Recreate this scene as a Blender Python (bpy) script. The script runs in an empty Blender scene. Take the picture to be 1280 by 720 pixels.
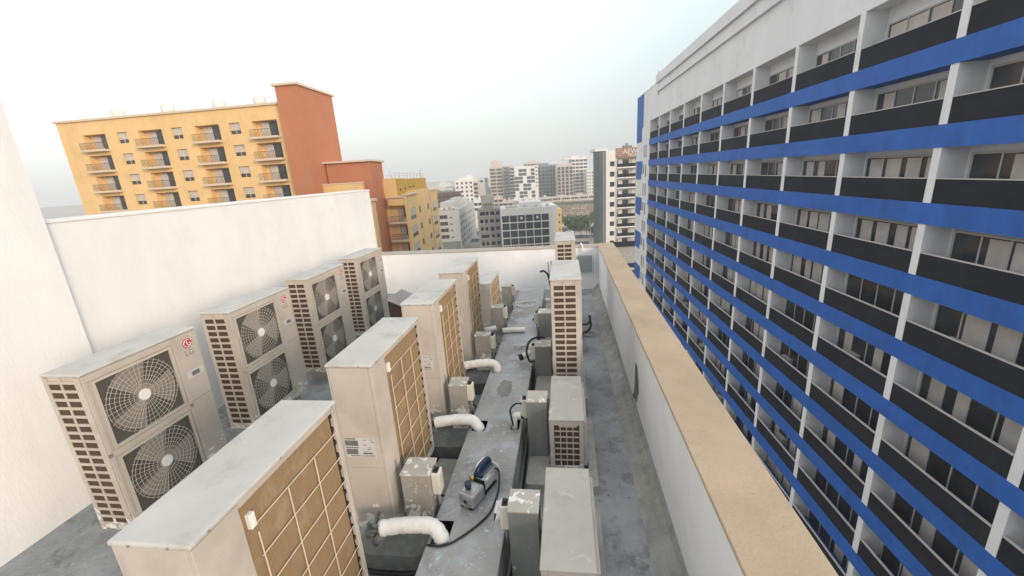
import bpy, bmesh, math, random
from mathutils import Vector, Matrix
random.seed(7)
PI = math.pi
sc = bpy.context.scene
col = sc.collection
# ------------------------------------------------------------------ camera
FPX, CH = 511.122, 2.778
YAW, PIT, ROL = math.radians(7.969), math.radians(15.55), math.radians(3.603)
F = Vector((-math.sin(YAW)*math.cos(PIT), math.cos(YAW)*math.cos(PIT), -math.sin(PIT)))
R0 = Vector((math.cos(YAW), math.sin(YAW), 0)); U0 = R0.cross(F)
CR = math.cos(ROL)*R0 - math.sin(ROL)*U0
CU = math.sin(ROL)*R0 + math.cos(ROL)*U0
EYE = Vector((0, 0, CH))
GZ = -29.2                       # street level, the roof is z = 0
def ray(px, py): return F + CR*((px-640)/FPX) + CU*((360-py)/FPX)
def atY(px, py, Y): d = ray(px, py); return EYE + d*(Y/d.y)
def atZ(px, py, Z): d = ray(px, py); return EYE + d*((Z-CH)/d.z)
cd = bpy.data.cameras.new('camera'); cam = bpy.data.objects.new('camera', cd); col.objects.link(cam)
m = Matrix.Identity(4)
for i in range(3):
    m[i][0] = CR[i]; m[i][1] = CU[i]; m[i][2] = -F[i]; m[i][3] = EYE[i]
cam.matrix_world = m
cd.sensor_fit = 'HORIZONTAL'; cd.sensor_width = 36; cd.lens = 36*FPX/1280
cd.clip_start = .05; cd.clip_end = 6000
sc.camera = cam
# ------------------------------------------------------------------ materials
def mat(name, c, rough=.7, var=.12, scale=3., metal=0., dirt=None, dscale=6., damt=.35, bump=0., bscale=40., c2=None, stretch=None, spec=.4):
    """base colour broken up by two noises, dirt patches with their own edge, fine bump"""
    mt = bpy.data.materials.new(name); mt.use_nodes = True
    nt = mt.node_tree; N = nt.nodes; L = nt.links
    b = N['Principled BSDF']; b.inputs['Roughness'].default_value = rough; b.inputs['Metallic'].default_value = metal
    b.inputs['Specular IOR Level'].default_value = spec
    tc = N.new('ShaderNodeTexCoord'); oi = N.new('ShaderNodeObjectInfo')
    va = N.new('ShaderNodeVectorMath'); va.operation = 'ADD'
    cmb = N.new('ShaderNodeCombineXYZ'); mu = N.new('ShaderNodeMath'); mu.operation = 'MULTIPLY'; mu.inputs[1].default_value = 37.
    L.new(oi.outputs['Random'], mu.inputs[0])
    for k in range(3): L.new(mu.outputs[0], cmb.inputs[k])
    L.new(tc.outputs['Object'], va.inputs[0]); L.new(cmb.outputs[0], va.inputs[1])
    vec = va.outputs[0]
    if stretch:
        mp = N.new('ShaderNodeMapping'); mp.inputs['Scale'].default_value = stretch; L.new(vec, mp.inputs[0]); vec2 = mp.outputs[0]
    else: vec2 = vec
    n1 = N.new('ShaderNodeTexNoise'); n1.inputs['Scale'].default_value = scale; n1.inputs['Detail'].default_value = 6; n1.inputs['Roughness'].default_value = .62
    L.new(vec2, n1.inputs['Vector'])
    cr = N.new('ShaderNodeValToRGB'); e = cr.color_ramp.elements
    lo = [max(0, x*(1-var)) for x in c]; hi = [min(1, x*(1+var)) for x in (c2 or c)]
    e[0].position = .33; e[0].color = (*lo, 1); e[1].position = .67; e[1].color = (*hi, 1)
    L.new(n1.outputs['Fac'], cr.inputs[0]); out = cr.outputs[0]
    if dirt:
        n2 = N.new('ShaderNodeTexNoise'); n2.inputs['Scale'].default_value = dscale; n2.inputs['Detail'].default_value = 8; n2.inputs['Roughness'].default_value = .7
        L.new(vec, n2.inputs['Vector'])
        r2 = N.new('ShaderNodeValToRGB'); r2.color_ramp.elements[0].position = .52; r2.color_ramp.elements[1].position = .64
        r2.color_ramp.elements[0].color = (0, 0, 0, 1); r2.color_ramp.elements[1].color = (damt, damt, damt, 1)
        L.new(n2.outputs['Fac'], r2.inputs[0])
        mx = N.new('ShaderNodeMix'); mx.data_type = 'RGBA'; L.new(r2.outputs[0], mx.inputs['Factor']); L.new(out, mx.inputs[6]); mx.inputs[7].default_value = (*dirt, 1)
        out = mx.outputs[2]
    L.new(out, b.inputs['Base Color'])
    if bump:
        n3 = N.new('ShaderNodeTexNoise'); n3.inputs['Scale'].default_value = bscale; n3.inputs['Detail'].default_value = 4; L.new(vec2, n3.inputs['Vector'])
        bp = N.new('ShaderNodeBump'); bp.inputs['Strength'].default_value = bump; bp.inputs['Distance'].default_value = .02
        L.new(n3.outputs['Fac'], bp.inputs['Height']); L.new(bp.outputs[0], b.inputs['Normal'])
    return mt
M = {}
def splat(name, scale=9., thr=.60, zlo=None, zhi=None, colr=(.75, .74, .70), soft=.02, lift=.13):
    """paint flecks laid over an existing material; with zlo/zhi they gather low on the object (spilled paint)"""
    mt = M[name]; nt = mt.node_tree; N = nt.nodes; L = nt.links; b = N['Principled BSDF']
    src = b.inputs['Base Color'].links[0].from_socket
    vec = [n for n in N if n.type == 'VECT_MATH'][0].outputs[0]
    n = N.new('ShaderNodeTexNoise'); n.inputs['Scale'].default_value = scale; n.inputs['Detail'].default_value = 7; n.inputs['Roughness'].default_value = .68; n.inputs['Distortion'].default_value = .6
    L.new(vec, n.inputs['Vector']); fac = n.outputs['Fac']
    if zlo is not None:
        tc = [k for k in N if k.type == 'TEX_COORD'][0]; sp = N.new('ShaderNodeSeparateXYZ'); L.new(tc.outputs['Object'], sp.inputs[0])
        mr = N.new('ShaderNodeMapRange'); mr.inputs['From Min'].default_value = zlo; mr.inputs['From Max'].default_value = zhi; mr.inputs['To Min'].default_value = lift; mr.inputs['To Max'].default_value = -.1
        L.new(sp.outputs[2], mr.inputs[0]); ad = N.new('ShaderNodeMath'); ad.operation = 'ADD'; L.new(fac, ad.inputs[0]); L.new(mr.outputs[0], ad.inputs[1]); fac = ad.outputs[0]
    r = N.new('ShaderNodeValToRGB'); r.color_ramp.elements[0].position = thr; r.color_ramp.elements[1].position = thr+soft
    L.new(fac, r.inputs[0]); mx = N.new('ShaderNodeMix'); mx.data_type = 'RGBA'
    L.new(r.outputs[0], mx.inputs['Factor']); L.new(src, mx.inputs[6]); mx.inputs[7].default_value = (*colr, 1); L.new(mx.outputs[2], b.inputs['Base Color'])
def D(name, *a, **k): M[name] = mat(name, *a, **k)
D('roof', (.275, .295, .305), .85, .22, 2.2, dirt=(.13, .14, .145), dscale=4.5, damt=.7, bump=.5, bscale=30); splat('roof', 6., .54, colr=(.30, .32, .33), soft=.10); splat('roof', 17., .655, colr=(.5, .5, .48)); splat('roof', 21., .665, colr=(.07, .075, .08)); splat('roof', 45., .645, colr=(.5, .51, .5), soft=.04)
D('white_wall', (.80, .805, .81), .85, .04, 1.5, dirt=(.66, .66, .65), dscale=1.6, damt=.28, bump=.12, bscale=40, stretch=(1.5, 1.5, .5))
D('coping', (.45, .345, .245), .8, .10, 1.6, dirt=(.37, .285, .205), dscale=3, damt=.4, bump=.2, bscale=50)
splat('coping', 30., .665, colr=(.2, .15, .11), soft=.04)
D('coping_grey', (.42, .375, .33), .8, .10, 2.5, dirt=(.33, .29, .25), dscale=4, damt=.5, bump=.2, bscale=50)
D('cove', (.31, .315, .285), .9, .18, 4, dirt=(.2, .2, .18), damt=.6, bump=.4)
D('casing', (.51, .455, .405), .5, .06, 2., dirt=(.36, .31, .27), dscale=3., damt=.35)
splat('casing', 2.2, .50, colr=(.42, .375, .335), soft=.18)
splat('casing', 9., .605, -.02, .34, lift=.14)
D('cover', (.51, .50, .475), .7, .08, 3., dirt=(.36, .34, .30), dscale=3.5, damt=.6)
splat('cover', 26., .655, colr=(.26, .24, .21), soft=.06)
D('cover_old', (.45, .42, .375), .75, .08, 3., dirt=(.37, .345, .31), dscale=4, damt=.6)
splat('cover_old', 7., .585, colr=(.60, .58, .54), soft=.12); splat('cover_old', 30., .66, colr=(.25, .23, .2), soft=.05)
D('coil', (.34, .23, .125), .6, .16, 5., metal=.1, dirt=(.25, .185, .12), dscale=3.5, damt=.6, bump=.5, bscale=6, stretch=(1, 110, 1))
splat('coil', 5., .54, colr=(.42, .31, .19), soft=.14)
D('wire', (.66, .56, .44), .5, .05)
D('slot', (.075, .05, .032), .7, .4, 30, stretch=(1, 1, 40))
D('grille', (.50, .46, .40), .5, .06)
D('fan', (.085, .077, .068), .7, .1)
D('blade', (.25, .23, .205), .55, .1)
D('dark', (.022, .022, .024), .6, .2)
D('galv', (.325, .325, .315), .5, .2, 2.2, metal=.25, dirt=(.19, .185, .17), dscale=1.8, damt=.8, bump=.1, bscale=12); splat('galv', 3.5, .51, colr=(.38, .41, .44), soft=.12); splat('galv', 24., .59, colr=(.52, .56, .61), soft=.08); splat('galv', 30., .69, colr=(.12, .12, .12))
D('box', (.36, .335, .295), .55, .08, 4., metal=.1, dirt=(.33, .30, .26), damt=.5); splat('box', 8., .575, -.05, .42, lift=.19); splat('box', 26., .63)
D('lid', (.42, .395, .35), .6, .08, 4., dirt=(.33, .30, .26), damt=.5); splat('lid', 12., .565); splat('lid', 34., .66, colr=(.1, .09, .08))
D('stain', (.20, .205, .185), .45, .12, 5.)
D('box_grey', (.25, .26, .25), .5, .10, 3., metal=.2, dirt=(.2, .21, .2), damt=.5, stretch=(4, 4, .8)); splat('box_grey', 17., .655, colr=(.6, .6, .56))
D('plastic', (.66, .62, .53), .45, .04)
D('wrap', (.74, .73, .70), .75, .06, 7., dirt=(.52, .50, .45), dscale=9, damt=.6, bump=.8, bscale=11)
D('rubber', (.018, .018, .02), .45, .2)
D('concrete', (.36, .355, .32), .9, .15, 5., dirt=(.24, .24, .22), damt=.5, bump=.4)
D('pad_dark', (.155, .165, .16), .85, .2, 4., dirt=(.3, .3, .28), dscale=10, damt=.5, bump=.3)
D('brown', (.105, .06, .05), .6, .12, 4.)
D('hood_top', (.33, .28, .26), .6, .1, 4.)
D('silver', (.42, .43, .43), .35, .08, 10, metal=.55)
D('pump_blue', (.011, .027, .07), .35, .1)
D('brass', (.5, .36, .1), .35, .05, metal=.8)
D('ink', (.16, .16, .17), .6, .1)
D('sticker', (.55, .54, .52), .5, .05)
D('red', (.42, .02, .06), .4, .05)
D('logo_grey', (.25, .24, .23), .5, .05)
D('white', (.78, .77, .74), .6, .04)
D('pink', (.45, .27, .24), .6, .05)
D('ebox', (.27, .31, .32), .5, .08, metal=.1)
# city
D('yellow', (.74, .50, .235), .85, .06, .4, dirt=(.58, .41, .19), dscale=.5, damt=.5, stretch=(1, 1, .15))
D('mustard', (.47, .30, .055), .85, .05, .4, dirt=(.38, .24, .05), dscale=.6, damt=.4)
D('orange', (.46, .18, .095), .85, .05, .3, dirt=(.4, .14, .07), dscale=.5, damt=.3)
D('trim', (.62, .50, .38), .85, .05)
D('glass', (.045, .05, .055), .18, .3, .8, spec=.6)
D('glass_blue', (.028, .04, .055), .12, .35, .25, spec=.6)
D('blind', (.50, .46, .42), .8, .15, 1.)
D('rail', (.045, .045, .05), .5, .2)
D('bwhite', (.74, .755, .77), .8, .04, .5, dirt=(.60, .61, .62), dscale=.5, damt=.5, stretch=(1, 1, .12))
D('cwhite', (.66, .65, .63), .85, .04, .3, dirt=(.57, .55, .52), dscale=.4, damt=.35)
D('cgrey', (.47, .455, .435), .85, .06, .3, dirt=(.38, .37, .35), dscale=.3, damt=.4)
D('conc', (.30, .295, .28), .9, .12, .5, dirt=(.22, .215, .2), dscale=.5, damt=.5)
D('beige', (.52, .45, .375), .85, .06, .2)
D('pinkish', (.53, .445, .40), .85, .06, .2)
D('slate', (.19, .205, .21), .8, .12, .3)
D('black', (.035, .037, .042), .6, .2)
D('blue', (.02, .115, .43), .6, .14, .9, dirt=(.02, .085, .30), dscale=1.1, damt=.55, stretch=(1, 1, .15))
D('panel', (.018, .022, .03), .7, .25, .7, spec=.2)
D('greenglass', (.12, .15, .142), .3, .2, .15, spec=.5)
D('signboard', (.27, .165, .12), .7, .05)
D('pale_letter', (.70, .66, .62), .6, .03)
D('podium', (.33, .335, .31), .85, .06, .2)
D('sand', (.38, .30, .235), .95, .25, .06, c2=(.52, .43, .345), dirt=(.17, .14, .11), dscale=.12, damt=.85)
D('rubble', (.20, .155, .12), .95, .4, .3)
D('city_ground', (.30, .265, .225), .95, .2, .03, dirt=(.17, .15, .13), dscale=.02, damt=.7)
D('asphalt', (.055, .055, .056), .9, .2, .2)
D('leaf', (.06, .105, .042), .75, .45, 1.3)
D('leaf_far', (.05, .07, .05), .85, .3, .05)
D('bark', (.12, .085, .06), .9, .2)
D('car_white', (.6, .6, .6), .3, .1)
D('curb', (.4, .39, .36), .9, .1)
# ------------------------------------------------------------------ mesh helpers
class MB:
    def __init__(s): s.v = []; s.f = []; s.mi = []; s.sm = []
    def quad(s, a, b, c, d, mi=0):
        n = len(s.v); s.v += [tuple(a), tuple(b), tuple(c), tuple(d)]; s.f.append((n, n+1, n+2, n+3)); s.mi.append(mi); s.sm.append(False)
    def poly(s, pts, mi=0):
        n = len(s.v); s.v += [tuple(p) for p in pts]; s.f.append(tuple(range(n, n+len(pts)))); s.mi.append(mi); s.sm.append(False)
    def box(s, x0, x1, y0, y1, z0, z1, mi=0, X=None):
        P = [(x, y, z) for z in (z0, z1) for y in (y0, y1) for x in (x0, x1)]
        if X: P = [X(*p) for p in P]
        n = len(s.v); s.v += [tuple(p) for p in P]
        for f in ((0, 2, 3, 1), (4, 5, 7, 6), (0, 1, 5, 4), (2, 6, 7, 3), (0, 4, 6, 2), (1, 3, 7, 5)):
            s.f.append(tuple(n+i for i in f)); s.mi.append(mi); s.sm.append(False)
        return s
    def prism(s, pts, d, mi=0):
        """polygon extruded by the vector d"""
        d = Vector(d); a = [Vector(p) for p in pts]; b = [p+d for p in a]; k = len(a)
        s.poly(list(reversed(a)), mi); s.poly(b, mi)
        for i in range(k): s.quad(a[i], a[(i+1) % k], b[(i+1) % k], b[i], mi)
        return s
    def tube(s, pts, r, n=8, mi=0, cap=True, rr=None):
        pts = [Vector(p) for p in pts]; base = len(s.v); k = len(pts)
        up = None
        for i, p in enumerate(pts):
            t = (pts[min(i+1, k-1)] - pts[max(i-1, 0)]).normalized()
            if up is None: up = Vector((0, 0, 1)) if abs(t.z) < .9 else Vector((1, 0, 0))
            a = t.cross(up)
            a = a.normalized() if a.length > 1e-6 else t.orthogonal().normalized()
            b = a.cross(t).normalized(); up = b
            q = rr[i] if rr else r
            for j in range(n):
                w = 2*PI*j/n; s.v.append(tuple(p + a*(q*math.cos(w)) + b*(q*math.sin(w))))
        for i in range(k-1):
            for j in range(n):
                s.f.append((base+i*n+j, base+i*n+(j+1) % n, base+(i+1)*n+(j+1) % n, base+(i+1)*n+j)); s.mi.append(mi); s.sm.append(n > 5)
        if cap:
            s.f.append(tuple(base+j for j in reversed(range(n)))); s.mi.append(mi); s.sm.append(False)
            s.f.append(tuple(base+(k-1)*n+j for j in range(n))); s.mi.append(mi); s.sm.append(False)
        return s
    def ring(s, c, r, w, axis='x', n=32, mi=0):
        pts = []
        for j in range(n+1):
            a = 2*PI*j/n
            pts.append(Vector(c) + (Vector((0, math.cos(a), math.sin(a))) if axis == 'x' else Vector((math.cos(a), math.sin(a), 0)))*r)
        s.tube(pts, w, 4, mi, cap=False)
    def build(s, name, mats, parent=None, org=None, bevel=0., seg=2):
        me = bpy.data.meshes.new(name)
        o0 = Vector(parent.get('_o', (0, 0, 0))) if parent else Vector(org or (0, 0, 0))
        me.from_pydata([tuple(Vector(v)-o0) for v in s.v], [], s.f)
        for mm in (mats if isinstance(mats, (list, tuple)) else [mats]): me.materials.append(M[mm])
        for p, i, q in zip(me.polygons, s.mi, s.sm): p.material_index = i; p.use_smooth = q
        if bevel:
            bm = bmesh.new(); bm.from_mesh(me); bmesh.ops.remove_doubles(bm, verts=bm.verts, dist=1e-5)
            ed = [e for e in bm.edges if len(e.link_faces) == 2 and e.calc_face_angle(0) > .6]
            bmesh.ops.bevel(bm, geom=ed, offset=bevel, segments=seg, profile=.5, affect='EDGES', clamp_overlap=True)
            bm.to_mesh(me); bm.free()
        me.validate(); me.update()
        o = bpy.data.objects.new(name, me); col.objects.link(o)
        if parent: o.parent = parent; o['_o'] = tuple(o0)
        else: o.location = o0; o['_o'] = tuple(o0)
        return o
def tag(o, label=None, cat=None, group=None, kind=None):
    if label: o['label'] = label
    if cat: o['category'] = cat
    if group: o['group'] = group
    if kind: o['kind'] = kind
    return o
def empty(name, loc, label, cat, group=None):
    o = bpy.data.objects.new(name, None); col.objects.link(o); o.location = loc; o['_o'] = tuple(loc); o.empty_display_size = .2
    return tag(o, label, cat, group)
def copy_tree(o, parent=None):
    c = o.copy(); col.objects.link(c); c.parent = parent
    for ch in list(o.children): copy_tree(ch, c)
    return c
def text_mesh(txt, size, X, name, m_, parent, depth=.004, align='CENTER'):
    """lettering as real raised letters; X maps (u, v, w) in the sign's plane to the place"""
    cu = bpy.data.curves.new('lettering', 'FONT'); cu.body = txt; cu.size = size; cu.extrude = depth/2; cu.align_x = align; cu.align_y = 'CENTER'; cu.resolution_u = 3
    t = bpy.data.objects.new('lettering', cu); col.objects.link(t)
    dg = bpy.context.evaluated_depsgraph_get(); me = bpy.data.meshes.new_from_object(t.evaluated_get(dg))
    bpy.data.objects.remove(t); bpy.data.curves.remove(cu)
    o0 = Vector(parent.get('_o', (0, 0, 0))) if parent else Vector((0, 0, 0))
    for v in me.vertices: v.co = Vector(X(*v.co)) - o0
    me.name = name; me.materials.clear(); me.materials.append(M[m_]); me.update()
    o = bpy.data.objects.new(name, me); col.objects.link(o)
    if parent: o.parent = parent; o['_o'] = tuple(o0)
    return o
def arc(c, r, a0, a1, n, ax1, ax2):
    return [Vector(c) + Vector(ax1)*(r*math.cos(a0+(a1-a0)*i/n)) + Vector(ax2)*(r*math.sin(a0+(a1-a0)*i/n)) for i in range(n+1)]
def smooth_path(pts, n=6):
    P = [Vector(p) for p in pts]; out = []
    for i in range(len(P)-1):
        p0, p1, p2, p3 = P[max(i-1, 0)], P[i], P[i+1], P[min(i+2, len(P)-1)]
        for k in range(n):
            t = k/n; out.append(.5*((2*p1)+(p2-p0)*t+(2*p0-5*p1+4*p2-p3)*t*t+(3*p1-p0-3*p2+p3)*t**3))
    out.append(P[-1]); return out
# ================================================================== ROOFTOP
# ---- setting
b = MB(); b.box(-9.5, 1.098, -3.6, 9.98, GZ+.01, 0)
tag(b.build('roof_floor', 'roof'), kind='structure')
# ---- parapets
XI, XO, ZP, YB = .749, 1.102, 1.042, 9.633
t = empty('parapet_wall', (XI, -3.6, 0), 'long white parapet with a tan top on the right, running past the blue and white block', 'parapet wall')
b = MB(); b.box(XI, XO, -3.6, 9.98, -.02, ZP-.03); b.build('wall', 'white_wall', t)
b = MB(); b.box(XI-.012, XO+.02, -3.6, 10.0, ZP-.03, ZP); b.build('coping', 'coping', t, bevel=.006)
b = MB(); pr = [(XI, -3.6, 0.001), (XI, -3.6, .15), (XI-.03, -3.6, .09), (XI-.09, -3.6, .035), (XI-.19, -3.6, .001)]
b.prism(pr, (0, 13.2, 0)); b.build('cove', 'cove', t)
b = MB(); pp = [(791, 461), (793, 466), (794.5, 482), (795, 500), (793.6, 505), (792.3, 513), (790.2, 508), (787.2, 504), (789.5, 498), (790.2, 484), (790.6, 470)]
def onX(px, py, X): d = ray(px, py); return EYE + d*(X/d.x)
b.poly([onX(x+3.2, y-9, XI-.003) for x, y in pp]); pk = b.build('peeled_patch', 'pad_dark', t); tag(pk, 'dark patch where the white paint has peeled')
t = empty('parapet_wall', (-4.6, YB, 0), 'white parapet with a thin tan top across the far end of the roof', 'parapet wall')
b = MB(); b.box(-5.05, XI-.002, YB, YB+.32, -.02, ZP-.033); b.build('wall', 'white_wall', t)
b = MB(); b.box(-5.05, XI-.014, YB-.012, YB+.34, ZP-.033, ZP-.003); b.build('coping', 'coping_grey', t, bevel=.005)
t = empty('side_wall', (-4.6, 3.2, 0), 'high plain white wall rising behind the units on the left', 'wall')
b = MB(); b.box(-5.05, -4.66, 3.1, 9.60, -.02, 2.60); b.build('wall', 'white_wall', t)
b = MB(); b.box(-5.07, -4.645, 3.1, 9.61, 2.60, 2.63); b.build('coping', 'white_wall', t, bevel=.005)
t = empty('stair_house', (-4.6, 0, 0), 'tall white stair house at the far left edge of the roof', 'stair house')
b = MB(); b.box(-7.5, -4.55, -3.4, 3.1, -.02, 6.2); b.build('wall', 'white_wall', t)
b = MB(); b.box(-7.6, -4.45, -3.5, 3.2, 6.2, 6.35); b.build('roof', 'white_wall', t, bevel=.01)
# ---- raised sheet metal duct (three sections with pipe openings)
TX0, TX1, TZ = -.99, -.482, .38
def plate_with_holes(b, x0, x1, y0, y1, holes, z):
    xs = sorted({x0, x1, *[h[0] for h in holes], *[h[1] for h in holes]}); ys = sorted({y0, y1, *[h[2] for h in holes], *[h[3] for h in holes]})
    for i in range(len(xs)-1):
        for j in range(len(ys)-1):
            cx, cy = (xs[i]+xs[i+1])/2, (ys[j]+ys[j+1])/2
            if any(h[0] < cx < h[1] and h[2] < cy < h[3] for h in holes): continue
            b.quad((xs[i], ys[j], z), (xs[i+1], ys[j], z), (xs[i+1], ys[j+1], z), (xs[i], ys[j+1], z))
HOLES = [(-.975, -.855, 2.12, 2.32), (-.965, -.83, 3.395, 3.57), (-.96, -.86, 4.60, 4.76), (-.585, -.50, 3.43, 3.60), (-.57, -.50, 2.34, 2.40)]
secs = [(-.46, 2.541, 'nearest section of grey sheet metal duct, in front of the vacuum pump'), (2.543, 5.558, 'middle section of grey sheet metal duct carrying the blue vacuum pump'), (5.562, 8.5, 'farthest section of grey sheet metal duct with white wire coils on it')]
for y0, y1, lb in secs:
    b = MB(); hs = [h for h in HOLES if y0 < h[2] and h[3] < y1]
    plate_with_holes(b, TX0, TX1, y0, y1, hs, TZ)
    plate_with_holes(b, TX0+.002, TX1-.002, y0+.002, y1-.002, hs, TZ-.003)
    for x in (TX0, TX1):
        b.box(x-.0015, x+.0015, y0, y1, .0, TZ-.0005)
    for y in (y0+.001, y1-.001): b.box(TX0+.002, TX1-.002, y-.001, y+.001, 0, TZ-.004)
    b.box(TX0-.006, TX0-.0016, y0, y1, TZ-.05, TZ-.002); b.box(TX1+.0016, TX1+.006, y0, y1, TZ-.05, TZ-.002)
    o = b.build('duct_section', 'galv', org=((TX0+TX1)/2, (y0+y1)/2, 0)); tag(o, lb, 'duct', 'sheet metal duct sections down the middle of the roof')
    if y0 > 2 and y0 < 3:
        b = MB(); rs = random.Random(4)
        b.poly([(-.745+(.085+rs.uniform(-.015, .015))*math.cos(2*PI*q/22), 4.22+(.20+rs.uniform(-.03, .03))*math.sin(2*PI*q/22), TZ+.0012) for q in range(22)])
        b.build('damp_stain', 'stain', o)
# ---- tall two-fan outdoor unit (front = -x, coil = +x, louvred end = +y)
def make_tall():
    H = 1.38; rt = empty('outdoor_unit', (0, 0, 0), 'x', 'air conditioner', 'tall outdoor units')
    b = MB(); b.box(-.155, .138, -.468, .468, .0, H-.025)
    b.box(.139, .163, -.474, -.262, .0, H-.027)                      # wrap-round strip beside the coil
    b.box(.139, .160, .438, .470, .0, H-.027)                         # far post
    b.box(.139, .158, -.26, .436, .0, .05); b.box(.139, .158, -.26, .436, 1.325, H-.027)
    b.box(-.1645, -.1545, -.474, -.262, .0, H-.027)                   # service column of the front
    b.box(-.152, .137, -.4735, -.4685, .0, .545); b.box(-.152, .137, -.4735, -.4685, .549, H-.027)
    b.box(-.1645, -.1555, -.26, .47, 1.30, H-.027); b.box(-.1645, -.1555, -.26, .47, .0, .07); b.box(-.1645, -.1555, -.26, .47, .67, .71)
    b.box(-.1645, -.1555, .44, .47, .0701, 1.2999); b.box(-.1645, -.1555, -.2599, -.225, .0701, 1.2999)
    b.build('casing', 'casing', rt, bevel=.0035)
    b = MB(); b.box(-.172, .168, -.480, .480, H-.024, H); b.build('top_cover', 'cover', rt, bevel=.009, seg=3)
    for p, q in (((.168, -.4, H-.013), (.172, -.4, H-.013)), ((.168, .0, H-.013), (.172, .0, H-.013)), ((.168, .43, H-.013), (.172, .43, H-.013)), ((-.08, -.480, H-.013), (-.08, -.484, H-.013)), ((.08, -.480, H-.013), (.08, -.484, H-.013))):
        b = MB(); b.tube([p, q], .005, 8); b.build('screw', 'logo_grey', rt)
    b = MB(); b.box(.1385, .147, -.258, .415, .052, 1.323); b.build('coil', 'coil', rt)
    b = MB()
    for k in range(15): z = .09+k*.086; b.box(.1401, .152, .416, .437, z, z+.026)
    b.box(.1386, .14, .416, .437, .06, 1.32)
    b.build('coil_clips', 'dark', rt)
    b = MB()
    for y in (-.205, .005, .215): b.tube([(.166, y, .04), (.166, y, 1.20 if y > -.1 else 1.16)], .0031, 5)
    for k in range(8): z = .05+k*.164; b.tube([(.160, -.21, z), (.160, .437, z)], .0031, 5)
    b.build('coil_guard', 'wire', rt)
    b = MB(); b.box(.149, .172, -.235, -.205, 1.20, 1.27); b.box(.172, .176, -.228, -.212, 1.245, 1.258); b.box(.172, .176, -.228, -.212, 1.212, 1.225); b.build('sensor_clip', 'white', rt, bevel=.003)
    b = MB(); b.box(.1632, .1655, -.36, -.33, .42, .52); b.build('handle_slot', 'logo_grey', rt)
    b = MB(); b.box(-.125, .13, .4685, .4695, .06, 1.31); b.build('louvre_back', 'slot', rt)
    b = MB()
    for x0, x1 in ((-.155, -.105), (.005, .02), (.125, .158)): b.box(x0, x1, .470, .477, .0, H-.027)
    for k in range(19): z = .05+k*.0695; b.box(-.1049, .0049, .470, .476, z, z+.022); b.box(.0201, .1249, .470, .476, z, z+.022)
    b.build('side_louvre', 'casing', rt)
    for z0 in (.07, .71):                                             # fan grilles, each a part
        cz = z0+.30; cy = .1075
        g = MB()
        for r in (.05, .085, .12, .155, .19, .225, .26, .285): g.ring((-.168, cy, cz), r, .0017, 'x', 28)
        for k in range(40):
            a = 2*PI*k/40; g.tube([(-.169, cy+.04*math.cos(a), cz+.04*math.sin(a)), (-.166, cy+.295*math.cos(a+.25), cz+.295*math.sin(a+.25))], .0017, 4)
        y0, y1, za, zb = cy-.315, cy+.315, cz-.285, cz+.285
        for a_ in ((y0, y0+.02, za, zb), (y1-.02, y1, za, zb)): g.box(-.172, -.157, *a_)
        g.box(-.172, -.157, y0+.0201, y1-.0201, za, za+.02); g.box(-.172, -.157, y0+.0201, y1-.0201, zb-.02, zb)
        gr = g.build('fan_grille', 'grille', rt)
        h = MB(); h.tube([(-.178, cy, cz), (-.163, cy, cz)], .045, 20); h.build('hub', 'white', gr)
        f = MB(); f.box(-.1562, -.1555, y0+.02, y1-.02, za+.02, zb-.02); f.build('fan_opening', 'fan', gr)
        f = MB()
        for k in range(3):
            a0 = 2*PI*k/3+.4
            for j in range(5):
                a1, a2 = a0+j*.22, a0+(j+1)*.22; xa, xb = -.1575-.0009*j, -.1575-.0009*(j+1)
                f.quad((xa, cy+.045*math.cos(a1), cz+.045*math.sin(a1)), (xa, cy+.272*math.cos(a1+.3), cz+.272*math.sin(a1+.3)), (xb, cy+.272*math.cos(a2+.3), cz+.272*math.sin(a2+.3)), (xb, cy+.045*math.cos(a2), cz+.045*math.sin(a2)))
        f.tube([(-.1572, cy, cz), (-.1625, cy, cz)], .05, 16)
        f.build('fan', 'blade', gr)
    b = MB(); b.tube([(-.1645, -.365, 1.255), (-.1668, -.365, 1.255)], .045, 28); lg = b.build('badge', 'red', rt)
    b = MB(); b.tube(arc((-.1674, -.365, 1.255), .034, PI*.25, PI*1.95, 18, (0, -1, 0), (0, 0, 1)), .0035, 4)
    b.tube([(-.1674, -.365, 1.276), (-.1674, -.365, 1.238), (-.1674, -.379, 1.238)], .0035, 4); b.tube([(-.1674, -.399, 1.255), (-.1674, -.38, 1.255)], .0035, 4); b.tube([(-.1674, -.349, 1.268), (-.1674, -.344, 1.268)], .004, 4); b.build('emblem', 'white', lg)
    text_mesh('LG', .075, lambda u, v, w: (-.1655-w, -.365-u, 1.165+v), 'lettering', 'logo_grey', rt)
    b = MB(); b.box(-.1662, -.1646, -.45, -.285, .93, 1.0); pl = b.build('rating_plate', 'sticker', rt); b = MB(); b.box(-.1672, -.1663, -.41, -.33, .945, .985); b.build('print', 'ink', pl)
    b = MB(); b.box(-.166, -.1646, -.47, -.27, .72, .724); b.build('seam', 'logo_grey', rt)
    # end label with its illegible print
    b = MB(); b.box(-.135, .10, -.4752, -.4737, .64, .80); st = b.build('label_sheet', 'sticker', rt)
    b = MB(); y0, y1 = -.4764, -.4753
    for x0, x1, z0, z1 in ((-.13, -.045, .788, .797), (-.13, -.03, .716, .724), (-.10, -.02, .648, .654), (-.13, -.03, .735, .78), (-.128, -.04, .664, .708), (.0, .07, .668, .68), (.07, .095, .765, .77), (-.01, .08, .648, .651), (-.01, .08, .658, .661), (.08, .083, .648, .661), (.005, .04, .783, .786), (.06, .085, .785, .79), (.01, .03, .74, .745), (.035, .06, .705, .711), (.05, .06, .72, .726), (.0, .05, .688, .69)):
        b.box(x0, x1, y0, y1, z0, z1)
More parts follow.
